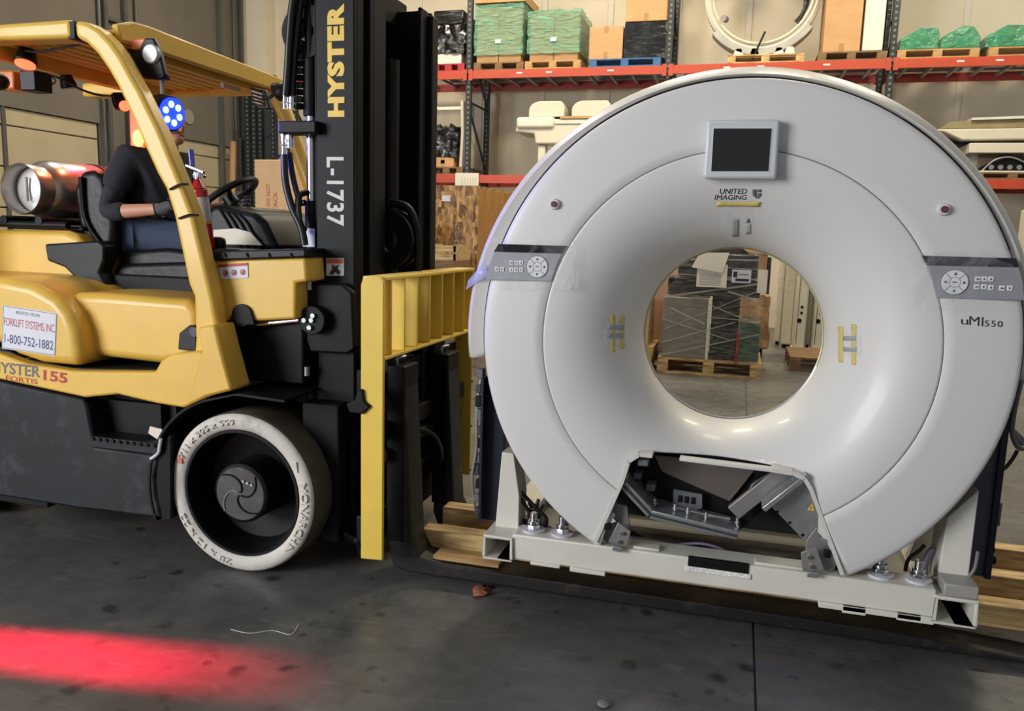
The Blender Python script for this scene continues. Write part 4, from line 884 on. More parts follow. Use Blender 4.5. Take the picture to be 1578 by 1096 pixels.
for k, q in enumerate(([(782, 712), (790, 735), (778, 752), (785, 775), (800, 790)], [(788, 705), (776, 725), (792, 745), (783, 760)], [(800, 765), (815, 790), (812, 812), (800, 822)], [(795, 750), (828, 785), (842, 800), (838, 820)],
                       [(830, 770), (822, 800), (835, 822)], [(765, 745), (768, 735), (775, 738)], [(768, 750), (764, 770), (772, 785), (780, 770)])):
    MB().tube([at(x, y, Y=3.07+0.008*k) for x, y in q], 0.005 if k < 2 else 0.008, 8).build('cable', BLC if k < 2 else RUB, g)
for k, q in enumerate(([(786, 790), (800, 800), (818, 806), (830, 800)], [(838, 778), (832, 795), (845, 812), (858, 818)], [(800, 780), (806, 795), (800, 810), (806, 822)], [(815, 775), (822, 790), (815, 805)], [(1395, 880), (1400, 862), (1415, 850), (1425, 840)])):
    MB().tube([at(x, y, Y=3.12+0.01*k) for x, y in q], 0.007, 8).build('cable', (RUB, GREYI, RUB, BLC, RUB)[k], g)
for k, (x, y, s) in enumerate(((808, 805, 0.03), (825, 790, 0.025), (800, 790, 0.02), (835, 806, 0.02))):
    p = at(x, y, Y=3.16); MB().box(p.x-s, p.x+s, 3.12, 3.18, p.z-s*0.8, p.z+s).build('junction', DGR, g, bevel=0.005)
for k, q in enumerate(([(960, 828), (1000, 832), (1060, 845), (1100, 857), (1135, 868)], [(975, 838), (1030, 840), (1080, 838), (1115, 848), (1130, 862)], [(965, 835), (1010, 836), (1060, 852), (1075, 862)])):
    MB().tube([at(x, y, Y=3.10+0.02*k) for x, y in q], 0.006, 8).build('cable', (GRAYM, PUR, RUB)[k], g)
MB().tube([at(x, y, Y=3.13) for x, y in ((1424, 892), (1425, 870), (1433, 852), (1440, 846))], 0.013, 10).build('hose', PUR, g)
MB().tube([at(x, y, Y=3.05) for x, y in ((1430, 905), (1433, 893), (1445, 890), (1480, 894), (1500, 880), (1507, 850))], 0.006, 8).build('cable', GRAYM, g)
for x, y in ((1522, 845), (1524, 862)):
    p = at(x, y, Y=3.25); MB().cyl(p-Vector((0.02, 0, 0)), p+Vector((0.02, 0, 0)), 0.017, n=16).build('plug', BLKD, g)
p = at(1533, 790, Y=3.25); MB().box(p.x-0.015, p.x+0.02, 3.24, 3.3, p.z-0.05, p.z+0.04).build('relay_box', GREYI, g, bevel=0.004)
p = at(1530, 765, Y=3.25); MB().cyl(p, p+Vector((0.02, 0, 0)), 0.016, n=12).build('plug', BLKD, g)
for k in range(7):
    MB().tube([at(x, y, Y=3.2+0.01*k) for x, y in ((1575+k, 560), (1570-k, 600+k*4), (1562-k*2, 640+k*2), (1560+k, 668), (1570+k*2, 690-k), (1590, 690))], 0.009, 8).build('cable', RUB if k % 3 else GREYI, g)
MB().tube([at(x, y, Y=3.25) for x, y in ((1536, 725), (1548, 722), (1560, 708), (1568, 694))], 0.007, 8).build('cable', RUB, g)
# small purple/blue plastic hub of cables behind the bottom right edge

# timbers and packing the scanner stands on
q = MB().box(-1.30, 1.55, 3.235, 3.325, 0.085, 0.172).build('timber', PINE, bevel=0.004); tag(q, 'long pine timber under the scanner frame, the one nearest the camera', 'timber', 'pine timbers on the forks')
q = MB().box(-1.30, 1.55, 3.50, 3.59, 0.085, 0.188).build('timber', PINE, bevel=0.004); tag(q, 'long pine timber under the scanner frame, the middle one', 'timber', 'pine timbers on the forks')
q = MB().box(-1.1, 1.55, 3.84, 3.93, 0.085, 0.188).build('timber', PINE, bevel=0.004); tag(q, 'long pine timber under the scanner frame, the farthest one', 'timber', 'pine timbers on the forks')
q = MB().box(-1.20, -0.9, 3.12, 3.225, 0.087, 0.105).build('plank', WOOD, bevel=0.003); tag(q, 'short brown plank lying on the near fork at its heel', 'plank')

# ================================================================== FORKLIFT
f = thing('forklift', (-2.6, 3.6, 0), 'yellow and black forklift with tall black mast, carrying the scanner on its forks', 'forklift')
BY = 2.86
def zx(pts, Y=BY): return pxz(pts, Y)
def poly(pts, y0, y1, name, mat, par=f, bevel=0.0, seg=2, Y=None, pre=(), post=()):
    return MB().prism(list(pre)+pxz(pts, Y if Y is not None else y0)+list(post), 'Y', y0, y1).build(name, mat, par, bevel=bevel, seg=seg)
# lower black body with step recess
poly([(0, 588), (128, 615), (134, 628), (140, 660), (146, 690), (243, 702), (238, 735), (240, 765), (248, 799), (120, 784), (0, 765)], BY, BY+0.10, 'side_panel', SIDE, f, 0.012, 2, None, [(-3.95, 0.20), (-3.95, 0.80)])
MB().box(-3.95, -2.45, BY+0.1, 4.34, 0.22, 0.70).build('chassis', BLK, f)
MB().box(-2.76, -2.40, BY+0.14, BY+0.16, 0.45, 0.75).build('step_recess_wall', BLK, f)
MB().box(-3.4, -3.05, 2.9, 3.3, 0.165, 0.23).build('skid_plate', BLK, f, bevel=0.004)
st = MB().box(-2.735, -2.372, BY-0.005, BY+0.15, 0.545, 0.556).build('step_tread', BLK, f, bevel=0.002)
b = MB().box(-2.735, -2.372, BY-0.012, BY+0.0, 0.505, 0.556).build('step_edge', SIDE, f, bevel=0.004)
for k in range(10):
    x = -2.72+k*0.036; MB().cyl((x, BY-0.02, 0.545), (x, BY-0.004, 0.545), 0.009, n=7).build('tread_tooth', BLKD, st)
q = MB().prism([(-2.47, 0.60), (-2.42, 0.575), (-2.385, 0.60), (-2.40, 0.625), (-2.46, 0.632)], 'Y', 2.90, 2.905).build('paper_scrap', PAPER); tag(q, 'crumpled cream paper scrap on the forklift step', 'paper scrap'); q.location.z = 0.557
MB().prism([(-2.56, 0.665), (-2.53, 0.70), (-2.5, 0.67), (-2.505, 0.635), (-2.55, 0.635)], 'Y', BY+0.136, BY+0.14).build('worn_sticker', CARD2, f)
MB().tube([at(x, y, Y=BY-0.01) for x, y in ((248, 676), (246, 688), (244, 698), (236, 705), (232, 707))], 0.007, 8).build('cable_tie', STK, f)
# yellow fender band
poly([(0, 546), (40, 561), (110, 572), (165, 573), (238, 574), (247, 557), (264, 546), (308, 541), (330, 560), (356, 603), (330, 608), (282, 629), (240, 622), (180, 608), (130, 613), (0, 585)], BY-0.012, BY+0.09, 'fender_band', YEL, f, 0.010, 2, None, [(-3.95, 0.77), (-3.95, 0.93)])
poly([(303, 505), (310, 541), (284, 628), (318, 612), (357, 602), (340, 540), (330, 500)], BY-0.022, BY+0.12, 'fender_foot', YEL, f, 0.012, 2)
letter_px('HYSTER', (-13, 573.5), (62, 582.5), (-13, 556), GREYI, f, BY-0.0125, th=0.001, offset=0.02)
letter_px('FORTIS', (9, 586), (58, 592.5), (9, 578.5), REDI, f, BY-0.0125, th=0.001, offset=0.01)
letter_px('155', (67, 586), (104, 591.5), (67, 570), REDI, f, BY-0.0125, th=0.001, offset=0.03)
MB().prism([(-3.95, 0.93), *pxz([(0, 535), (40, 553), (110, 567), (240, 571), (300, 541), (300, 553), (235, 580), (110, 576), (0, 550)], 2.9)], 'Y', 2.90, 4.3).build('body_gap', BLKD, f)
# hoods
poly([(0, 428), (48, 438), (84, 458), (104, 480), (116, 508), (122, 542), (122, 566), (60, 560), (22, 547), (0, 530)], BY-0.002, 4.34, 'rear_hood', YEL, f, 0.045, 5, None, [(-3.95, 0.95), (-3.95, 1.245)])
MB().prism([(-2.92, 0.90), (-2.92, 1.18), (-2.74, 1.185), (-2.30, 1.18), (-2.24, 1.14), (-2.225, 1.02), (-2.24, 0.93), (-2.42, 0.885)], 'Y', 2.955, 4.2).build('seat_hood', YEL, f, bevel=0.04, seg=5)
MB().prism([(-3.95, 1.2), (-3.95, 1.445), (-3.22, 1.455), (-3.13, 1.43), (-3.08, 1.36), (-3.06, 1.2)], 'Y', 3.25, 4.25).build('counterweight_top', YEL, f, bevel=0.035, seg=4)
sk_ = px([(4, 470), (88, 483), (85, 549), (3, 537)], Y=BY-0.003)
stick = slab(sk_, BY-0.0035, BY-0.002, 'rental_sticker', STK, f, 0)
bl_ = M('ink_blue', rgb(50, 60, 110), 0.5)
letter_px('RENTED FROM:', (25, 484), (62, 489.5), (25, 479), bl_, stick, BY-0.0036, th=0.0006)
letter_px('FORKLIFT SYSTEMS, INC.', (6, 503), (85, 515), (6, 489), REDI, stick, BY-0.0036, th=0.0006, space=0.9)
letter_px('1-800-752-1882', (7, 528), (82, 540), (7, 514), bl_, stick, BY-0.0036, th=0.0006, offset=0.01)
for a, b_ in (((5, 471.5), (87, 484.5)), ((87, 484.5), (84.2, 547.5)), ((84.2, 547.5), (4, 535.5)), ((4, 535.5), (5, 471.5))):
    MB().obox(at(*a, Y=BY-0.004), at(*b_, Y=BY-0.004), 0.002, 0.0006, (0, 1, 0)).build('sticker_border', bl_, stick)
# fender arch, wheel well and front shelf
n = 22; WC = (-2.01, 0, 0.356)
for nm, ya, yb in (('front_fender', 2.855, 3.26), ('front_fender', 3.94, 4.345)):
    pts = [(WC[0]+0.435*math.cos(a), WC[2]+0.435*math.sin(a)) for a in [PI*1.12-(PI*1.12-PI*0.60)*i/n for i in range(n+1)]]+[(-1.98, 0.81), (-1.76, 0.80)]
    inn = [(-1.76, 0.79), (-1.99, 0.80)]+[(WC[0]+0.425*math.cos(a), WC[2]+0.425*math.sin(a)) for a in [PI*0.60+(PI*1.12-PI*0.60)*i/n for i in range(n+1)]]
    MB().prism(pts+inn, 'Y', ya, yb).build(nm, BLK, f)
MB().box(-2.45, -1.78, 3.26, 3.94, 0.18, 1.15).build('front_frame', BLKD, f)
MB().box(-2.30, -1.80, 3.08, 4.25, 0.82, 1.12).build('cowl_lower', BLKD, f, bevel=0.01)
poly([(243, 702), (250, 690), (262, 670), (262, 800), (250, 801), (240, 765)], BY+0.01, BY+0.35, 'well_edge', BLK, f)
# wheels
def wheel(yo, sgn, first=None):
    yi = yo+sgn*0.305
    Yp = lambda t: yo+sgn*t
    ty = MB().lathe([(0.282, Yp(0.012)), (0.29, Yp(0.002)), (0.318, Yp(-0.006)), (0.342, Yp(0.0)), (0.352, Yp(0.012)), (0.3555, Yp(0.035)), (0.3555, Yp(0.27)), (0.345, Yp(0.30)), (0.282, Yp(0.302))], WC, 96)
    ty = ty.build('wheel', TRD, f, sharp=1.2)
    me = ty.data; me.materials.append(TYR)
    for p in me.polygons:
        c = p.center; r = math.hypot(c.x+(-2.6)-WC[0], c.z-WC[2]); yy = c.y+3.6
        if abs(yy-yo) < 0.02: p.material_index = 1
    MB().lathe([(0.284, Yp(0.010)), (0.282, Yp(0.004)), (0.270, Yp(0.004)), (0.266, Yp(0.012)), (0.262, Yp(0.05)), (0.245, Yp(0.15)), (0.134, Yp(0.17)), (0.134, Yp(0.19))], WC, 72).build('rim', BLK, ty, sharp=0.8)
    hb = MB().lathe([(0.0, Yp(0.004)), (0.120, Yp(0.004)), (0.131, Yp(0.012)), (0.133, Yp(0.18))], WC, 48).build('hub', BLKD, ty, sharp=0.5)
    MB().lathe([(0.0, Yp(0.001)), (0.116, Yp(0.001)), (0.12, Yp(0.005))], WC, 48).build('hub_plate', M('hub_grey', rgb(66, 64, 64), 0.45, 0.4, var=0.25, dirt=rgb(110, 108, 106), dscale=12, dlo=0.55, dhi=0.75), ty)
    for k in range(4):
        a = 0.9+k*PI/2; P = []
        for i in range(7):
            t = i/6; r = 0.008+0.106*t; aa = a+1.5*t; P.append((WC[0]+r*math.cos(aa), Yp(-0.001), WC[2]+r*math.sin(aa)))
        MB().tube(P, 0.004, 6, 3).build('hub_vane', STL if k == 1 else BLKD, ty)
    for k in range(3):
        a = 1.0+k*0.22; MB().cyl((WC[0]+0.02+0.02*k, Yp(-0.006), WC[2]+0.06-0.006*k), (WC[0]+0.02+0.02*k, Yp(0.002), WC[2]+0.06-0.006*k), 0.006, n=6).build('hub_bolt', STL, ty)
    return ty
w1 = wheel(2.90, 1); w2 = wheel(4.30, -1)
for y_ in (3.0, 4.16):                                    # rear steering wheel, mostly hidden by the side panel
    rw = dup(w1, (-1.78, 0.12 if y_ < 3.5 else 1.0, 0))
def arc_text(s, a_mid, rad, ht, sweep, par, flip=False, th=0.007):
    def wp(u, t, n_):
        a = a_mid+(sweep/2-u)*1.0 if not flip else a_mid-(sweep/2-u)
        r = rad-ht/2+t if not flip else rad+ht/2-t
        return Vector((WC[0]+r*math.cos(a), 2.8925-n_, WC[2]+r*math.sin(a)))
    return lettering(s, (0, 0, 0), (1, 0, 0), (0, 0, 1), sweep, ht, TYR, par, 'raised_lettering', th, offset=0.0, warp=wp)
arc_text('MONARCH', math.radians(-10), 0.318, 0.030, math.radians(50), w1)
arc_text('711 x 305 x 559', math.radians(124), 0.318, 0.024, math.radians(62), w1)
arc_text('28 x 12 x 22', math.radians(232), 0.318, 0.026, math.radians(58), w1)
for a in (math.radians(28), math.radians(-42)):
    c = Vector((WC[0]+0.318*math.cos(a), 0, WC[2]+0.318*math.sin(a))); t = Vector((-math.sin(a), 0, math.cos(a))); r_ = Vector((math.cos(a), 0, math.sin(a)))
    pts = [c+t*0.022+r_*0.012, c+t*0.022-r_*0.014, c-t*0.022-r_*0.004]
    MB().prism([(p.x, p.z) for p in pts], 'Y', 2.889, 2.895).build('raised_arrow', TYR, w1)
pr_ = (WC[0]+0.318*math.cos(math.radians(157)), WC[2]+0.318*math.sin(math.radians(157)))
MB().box(pr_[0]-0.012, pr_[0]+0.01, 2.892, 2.8945, pr_[1]-0.018, pr_[1]+0.018).build('red_mark', M('faded_red', rgb(206, 120, 100), 0.7), w1)
# cowl
cw = poly([(326, 402), (470, 397), (473, 434), (455, 436), (455, 492), (352, 497)], 3.0, 4.2, 'cowl', YEL, f, 0.012, 3)
MB().obox(at(328, 404, Y=2.995), at(349, 494, Y=2.995), 0.03, 0.012, (0, 1, 0)).build('cowl_edge', YEL, f, bevel=0.004)
poly([(322, 387), (470, 383), (471, 397), (325, 402)], 2.985, 4.22, 'cowl_top', PLAS, f, 0.008)
for k in range(4): MB().obox(at(345+k*34, 390, Y=2.98), at(347+k*34, 396, Y=2.98), 0.006, 0.006, (0, 1, 0)).build('trim_notch', BLKD, f)
poly([(318, 322), (332, 314), (352, 320), (392, 326), (408, 342), (428, 386), (322, 388)], 3.35, 3.95, 'dashboard', PLAS, f, 0.03, 3)
for k in range(4):
    P = [at(x, y, Y=3.345) for x, y in ((338+k*9, 322+k*2), (352+k*10, 345), (372+k*10, 385))]
    MB().tube(P, 0.006, 6, 3).build('dash_groove', BLKD, f)
MB().prism(pxz([(360, 322), (400, 322), (412, 330), (408, 338), (372, 332)], 3.9), 'Y', 3.9, 4.1).build('dash_cover', M('dash_grey', rgb(88, 84, 78), 0.4), f, bevel=0.01)
h_ = at(373, 486, Y=2.99); MB().cyl((h_.x, 2.985, h_.z), (h_.x, 3.02, h_.z), 0.048, n=28).build('cylinder_port', BLKD, f)
MB().prism(pxz([(357, 486), (389, 486), (392, 500), (354, 500)], 2.99), 'Y', 2.984, 3.02).build('port_notch', BLKD, f)
dc = slab(px([(335, 408), (380, 405), (381, 428), (339, 431)], Y=2.99), 2.996, 3.0, 'warning_decal', STK, f, 0)
slab(px([(335, 408), (380, 405), (380, 409.5), (336, 412.5)], Y=2.99), 2.995, 2.996, 'decal_header', REDI, dc, 0)
for k in range(3):
    p = at(347+k*13.5, 421-k*0.8, Y=2.994)
    MB().lathe([(0.009, 2.9945), (0.013, 2.9945)], (p.x, 0, p.z), 20).build('prohibition_ring', REDI, dc)
    MB().obox((p.x-0.009, 2.9945, p.z-0.009), (p.x+0.009, 2.9945, p.z+0.009), 0.003, 0.001, (0, 1, 0)).build('prohibition_bar', REDI, dc)
    MB().prism([(p.x-0.004, p.z-0.007), (p.x+0.003, p.z-0.007), (p.x+0.007, p.z+0.001), (p.x, p.z+0.008)], 'Y', 2.995, 2.996).build('pictogram', INK, dc)
# steering
sw = MB(); c = at(352, 303, Y=3.55); ax = Vector((-0.55, -0.12, 0.82)).normalized(); a_ = ax.orthogonal().normalized(); b_ = ax.cross(a_)
sw.tube([c+(a_*math.cos(2*PI*i/28)+b_*math.sin(2*PI*i/28))*0.155 for i in range(28)], 0.016, 10, 1, True)
sw = sw.build('steering_wheel', PLAS, f)
for k in range(3):
    q = 2*PI*k/3+0.5; MB().tube([c-ax*0.03, c+(a_*math.cos(q)+b_*math.sin(q))*0.155], 0.013, 8, 1).build('spoke', PLAS, sw)
MB().cyl(c-ax*0.05, c+ax*0.005, 0.04, 0.032).build('wheel_boss', PLAS, sw)
MB().cyl(c-ax*0.05, c-ax*0.32, 0.032).build('steering_column', PLAS, f)
MB().box(-2.38, -2.25, 3.15, 3.2, 1.385, 1.45).build('side_grip', PLAS, f, bevel=0.02, seg=3)
MB().box(-2.36, -2.14, 3.12, 3.32, 1.384, 1.40).build('tray', PLAS, f, bevel=0.01)
q = MB().prism([(-2.42, 1.415), (-2.16, 1.415), (-2.22, 1.475), (-2.30, 1.49), (-2.42, 1.48)], 'Y', 3.33, 3.34).build('document', PAPER); tag(q, 'cream papers lying on the forklift dashboard beside the seat', 'papers')
# seat
st = MB().prism([(-3.0, 1.19), (-3.02, 1.27), (-2.96, 1.30), (-2.45, 1.33), (-2.38, 1.31), (-2.36, 1.26), (-2.40, 1.19)], 'Y', 3.33, 3.87).build('seat', VIN, f, bevel=0.035, seg=4)
MB().prism([(-3.02, 1.24), (-3.0, 1.36), (-2.72, 1.385), (-2.44, 1.37), (-2.38, 1.33), (-2.5, 1.25)], 'Y', 3.36, 3.84).build('seat_cushion', VIN, st, bevel=0.03, seg=4)
MB().prism([(-3.20, 1.33), (-3.02, 1.33), (-3.00, 1.5), (-3.05, 1.72), (-3.10, 1.76), (-3.19, 1.75), (-3.24, 1.66)], 'Y', 3.34, 3.86).build('seat_backrest', VIN, st, bevel=0.045, seg=5)
MB().tube([(-3.17, 3.325, 1.72), (-3.16, 3.33, 1.52), (-3.08, 3.33, 1.40)], 0.012, 8).build('piping', VIN, st)
MB().prism(pxz([(68, 376), (150, 371), (160, 378), (160, 402), (152, 420), (170, 452), (140, 452), (98, 412), (72, 402)], 3.24), 'Y', 3.24, 3.33).build('hip_restraint', PLAS, st, bevel=0.012, seg=3)
MB().prism([(-2.98, 1.17), (-2.98, 1.25), (-2.34, 1.25), (-2.30, 1.17)], 'Y', 3.30, 3.9).build('seat_base', BLKD, st, bevel=0.01)
# overhead guard
poly([(127, 61), (143, 69), (159, 85), (175, 108), (190, 134), (201.5, 158), (216, 190), (233.6, 231), (251, 269), (264, 292), (278, 337), (299, 438), (307, 456), (309, 520), (306, 560), (358, 601), (352, 545), (336, 455), (307, 332), (289, 285), (270, 238), (254, 199), (242, 175), (225, 140), (210, 114), (196, 88), (181, 67), (163, 48), (146, 38), (125, 34)], 2.90, 2.985, 'front_pillar', YEL, f, 0.02, 4, 2.94)
poly([(0, 42), (122, 33.5), (124, 63), (0, 66)], 2.90, 3.02, 'side_rail', YEL, f, 0.02, 4, 2.95, [(-3.95, 2.26), (-3.95, 2.34)])
MB().box(-2.80, -2.765, 2.905, 3.015, 2.265, 2.335).build('joint_band', BLKD, f)
MB().box(-3.95, -2.72, 4.18, 4.30, 2.26, 2.34).build('side_rail', YEL, f, bevel=0.02, seg=3)
MB().tube([(-2.76, 4.24, 2.30), (-2.66, 4.24, 2.27), (-2.58, 4.24, 2.15), (-2.42, 4.24, 1.75), (-2.25, 4.24, 1.35)], 0.045, 12).build('front_pillar', YEL, f)
MB().prism([(2.98, 2.335), (3.0, 2.27), (3.12, 2.28), (3.3, 2.275), (4.3, 2.275), (4.3, 2.35), (3.18, 2.375), (3.08, 2.37)], 'X', -2.645, -2.61).build('front_beam', YEL, f, bevel=0.008)
rp = MB().box(-3.33, -2.64, 3.01, 4.2, 2.305, 2.32).build('roof_panel', YEL, f)
for k in range(9):
    x = -3.27+k*0.077; MB().prism([(x-0.026, 2.305), (x+0.026, 2.305), (x+0.014, 2.283), (x-0.014, 2.283)], 'Y', 3.02, 4.19).build('roof_rib', YEL, rp, bevel=0.003)
MB().box(-3.37, -3.32, 3.0, 4.24, 2.225, 2.31).build('rear_beam', YEL, f, bevel=0.008)
MB().box(-2.72, -2.69, 3.0, 4.2, 2.255, 2.30).build('cross_lip', YEL, f, bevel=0.004)
MB().box(-2.80, -2.78, 3.95, 4.1, 2.25, 2.30).build('roof_label', STK, f)
c = at(213, 160, Y=3.92); MB().box(c.x-0.05, c.x+0.05, 3.9, 3.97, 1.3, 2.28).build('rear_pillar', M('orange_lit_pillar', rgb(226, 128, 66), 0.4), f, bevel=0.01)  # yellow pillar, the lamps' orange light put into its colour
MB().box(-3.4, -3.3, 2.92, 3.0, 1.2, 2.28).build('rear_pillar', YEL, f, bevel=0.015).location.x -= 0.5
# lamps
def lamp(x, y, Y, d, name, lens_mat, r=0.045, L_=0.06):
    c = at(x, y, Y=Y); d = Vector(d).normalized()
    h = MB().cyl(c, c-d*L_, r, r*0.72, 28).build(name, PLAS, f, bevel=0.006)
    MB().cyl(c-d*L_*0.5+Vector((0, 0, r)), c-d*L_*0.5+Vector((0, 0, r+0.07)), 0.009, n=8).build('lamp_stem', STL, h)
    MB().cyl(c+d*0.002, c+d*0.007, r*0.86, n=28).build('lamp_lens', lens_mat, h)
    MB().cyl(c-d*L_*0.5+Vector((0, 0, r+0.065)), c-d*L_*0.5+Vector((0, 0, r+0.075)), 0.035, n=16).build('mount_plate', BLKD, h)
    return c, h
REDL = emis('red_lamp', (1, 0.05, 0.02, 1), 7); BLUL = emis('blue_lamp', (0.01, 0.03, 1, 1), 3.0); BLU2 = emis('blue_led', (0.12, 0.35, 1, 1), 14); AMB = emis('amber_lamp', (1, 0.42, 0.06, 1), 6)
c1, _ = lamp(39, 98, 3.1, (0.1, -0.35, -0.95), 'red_zone_lamp', REDL, 0.05, 0.07)
MB().box(c1.x-0.09, c1.x+0.0, 3.1, 3.2, c1.z-0.12, c1.z-0.03).build('lamp_bracket', PLAS, f, bevel=0.006).location.x += 0.05
lamp(107, 135, 3.45, (0.1, 0.3, -0.95), 'work_lamp', GLS, 0.04, 0.06)
c3, h3 = lamp(178, 157, 3.7, (-0.75, -0.4, -0.2), 'red_zone_lamp', BLKD, 0.05, 0.08)
p = at(192, 163, Y=3.7); MB().ball((p.x, p.y, p.z), 0.028).build('glow_lens', REDL, h3)
cb, hb_ = lamp(264, 175, 3.12, (0.985, -0.16, -0.10), 'blue_spot_lamp', BLUL, 0.080, 0.10)
dd = Vector((0.985, -0.16, -0.10)).normalized(); ua = dd.orthogonal().normalized(); ub = dd.cross(ua)
for k in range(6):
    q = cb+dd*0.008+(ua*math.cos(k*PI/3)+ub*math.sin(k*PI/3))*0.040; MB().cyl(q, q+dd*0.003, 0.014, n=12).build('led', BLU2, hb_)
p = at(213, 213, Y=3.86); MB().ball((p.x, p.y, p.z), 0.042, 0.8, 0.5, 1.1).build('amber_strobe', AMB, f)
p = at(6, 118, Y=3.2); MB().box(p.x-0.05, p.x+0.06, 3.2, 3.3, p.z-0.06, p.z+0.03).build('indicator_housing', M('amber_lens', rgb(214, 120, 60), 0.3), f, bevel=0.01)
p = at(0, 126, Y=3.12); MB().ball((p.x, p.y, p.z), 0.04).build('buzzer', PLAS, f)
# front work lamp plate
wl_ = MB().prism(pxz([(193, 74), (213, 76), (222, 58), (236, 58), (245, 78), (254, 116), (250, 123), (220, 121), (206, 96)], 3.03), 'Y', 3.03, 3.06).build('lamp_plate', PLAS, f, bevel=0.008, seg=3)
p = at(232, 83, Y=3.02); MB().lathe([(0.0, 3.014), (0.036, 3.014), (0.040, 3.02), (0.040, 3.035)], (p.x, 0, p.z), 30).build('lamp_lens', GLS, wl_)
MB().box(p.x-0.11, p.x-0.03, 3.035, 3.05, p.z+0.02, p.z+0.07).build('orange_marker', M('orange_marker', rgb(230, 120, 60), 0.35), wl_, bevel=0.01)
# lamp cables
for q, Y in (([(40, 78), (60, 80), (85, 76), (115, 70), (130, 66)], 3.08), ([(55, 110), (80, 116), (100, 125), (125, 138), (150, 146), (172, 148)], 3.4), ([(50, 135), (70, 133), (85, 125), (70, 113)], 3.3), ([(188, 140), (195, 136), (204, 150), (206, 175), (212, 188), (222, 186)], 3.5)):
    MB().tube([at(x, y, Y=Y) for x, y in q], 0.006, 8).build('cable', RUB, f)
# mirror and far grab bar
mr = MB().prism(pxz([(384, 134), (408, 138), (416, 168), (398, 168), (391, 160)], 3.9), 'Y', 3.9, 3.94).build('mirror', PLAS, f, bevel=0.006)
MB().prism(pxz([(387, 137), (403, 139), (409, 164), (399, 164), (393, 158)], 3.9), 'Y', 3.895, 3.9).build('mirror_glass', MIR, mr)
MB().tube([at(x, y, Y=3.9) for x, y in ((405, 150), (416, 150), (422, 142), (420, 132), (430, 130))], 0.010, 8).build('mirror_arm', RUB, mr)
p = at(436, 142, Y=3.85); MB().ball((p.x, p.y, p.z), 0.05).build('horn', PLAS, f)
# zip ties and straps holding the extinguisher
for (a, b_) in (((262, 292), (290, 284)), ((276, 337), (306, 332))):
    MB().tube([at(a[0], a[1], Y=2.895), at((a[0]+b_[0])/2, (a[1]+b_[1])/2-3, Y=2.888), at(b_[0], b_[1], Y=2.895)], 0.005, 6).build('strap', BLKD, f)
# mast
MX0, MX1 = -1.772, -1.59
def mast_part(y0, y1, x0, x1, z1, nm, z0=0.10): return MB().box(x0, x1, y0, y1, z0, z1).build(nm, BLK, f, bevel=0.006)
outer = mast_part(3.15, 3.175, MX0, MX1, 2.75, 'outer_mast_channel')
mast_part(3.175, 3.24, MX1-0.02, MX1, 2.75, 'outer_mast_flange'); mast_part(3.175, 3.24, MX0, MX0+0.02, 2.75, 'outer_mast_flange')
mast_part(3.26, 3.29, MX0+0.02, MX1+0.02, 2.72, 'inner_mast_channel'); mast_part(3.29, 3.37, MX1-0.0, MX1+0.02, 2.72, 'inner_mast_flange')
mast_part(3.39, 3.45, MX1-0.02, MX1+0.005, 2.70, 'carriage_guide')
mast_part(4.0, 4.025, MX0, MX1, 2.60, 'outer_mast_channel'); mast_part(3.92, 4.0, MX1-0.02, MX1+0.0, 2.58, 'outer_mast_flange')
mast_part(3.88, 3.91, MX0+0.02, MX1+0.02, 2.58, 'inner_mast_channel'); mast_part(3.82, 3.88, MX1-0.0, MX1+0.02, 2.58, 'inner_mast_flange')
MB().box(MX0-0.03, MX0, 3.2, 3.98, 0.2, 2.55).build('rear_guard', BLKD, f)
for z in (0.3, 1.25, 2.5): MB().box(MX0-0.02, MX0+0.05, 3.17, 4.0, z, z+0.14).build('cross_member', BLK, f, bevel=0.006)
MB().cyl((-1.66, 3.66, 0.2), (-1.66, 3.66, 2.3), 0.045).build('lift_cylinder', BLK, f)
MB().cyl((-1.66, 3.52, 1.0), (-1.66, 3.52, 2.62), 0.02).build('chain', BLKD, f)
pu = MB().lathe([(0.06, 3.48), (0.14, 3.47), (0.14, 3.50), (0.11, 3.51), (0.11, 3.55), (0.14, 3.56), (0.14, 3.59), (0.06, 3.58)], (-1.60, 0, 1.46), 40, closed=True).build('chain_sheave', BLK, f, sharp=0.5)
MB().tube([(-1.46, 3.53, 1.2), (-1.455, 3.53, 1.46), (-1.50, 3.53, 1.60), (-1.60, 3.53, 1.63)], 0.02, 8).build('chain', BLKD, pu)
MB().box(MX1+0.001, MX1+0.05, 3.9, 3.98, 1.0, 2.56).build('front_rail', BLK, f, bevel=0.008)
YLT = M('lettering_yellow', rgb(230, 190, 70), 0.5)
def vert_text(s, x0, x1, y0, y1, mat, Y=3.149, **k):      # reads upwards: letters' up points to -X
    a, b_, c_ = at(x1, y1, Y=Y), at(x1, y0, Y=Y), at(x0, y1, Y=Y)
    return lettering(s, (a.x, Y, a.z), (0, 0, 1), (-1, 0, 0), (b_-a).length, (c_-a).length, mat, f, **k)
vert_text('HYSTER', 505, 531, 5, 180, YLT, offset=0.06, space=1.12)
a, b_, c_ = at(503, 242, Y=3.149), at(503, 348, Y=3.149), at(530, 242, Y=3.149)
lettering('L-1737', (a.x, 3.149, a.z), (0, 0, -1), (1, 0, 0), (b_-a).length, (c_-a).length, LWHT, f, offset=0.025, space=1.1)
dc = slab(px([(503, 398), (530, 398), (530, 425), (503, 425)], Y=3.148), 3.147, 3.15, 'warning_decal', STK, f, 0)
slab(px([(504, 399), (529, 399), (529, 406), (504, 406)], Y=3.147), 3.1465, 3.147, 'decal_header', M('decal_orange', rgb(196, 90, 60), 0.5), dc, 0)
p = at(516, 415, Y=3.147); b = MB()
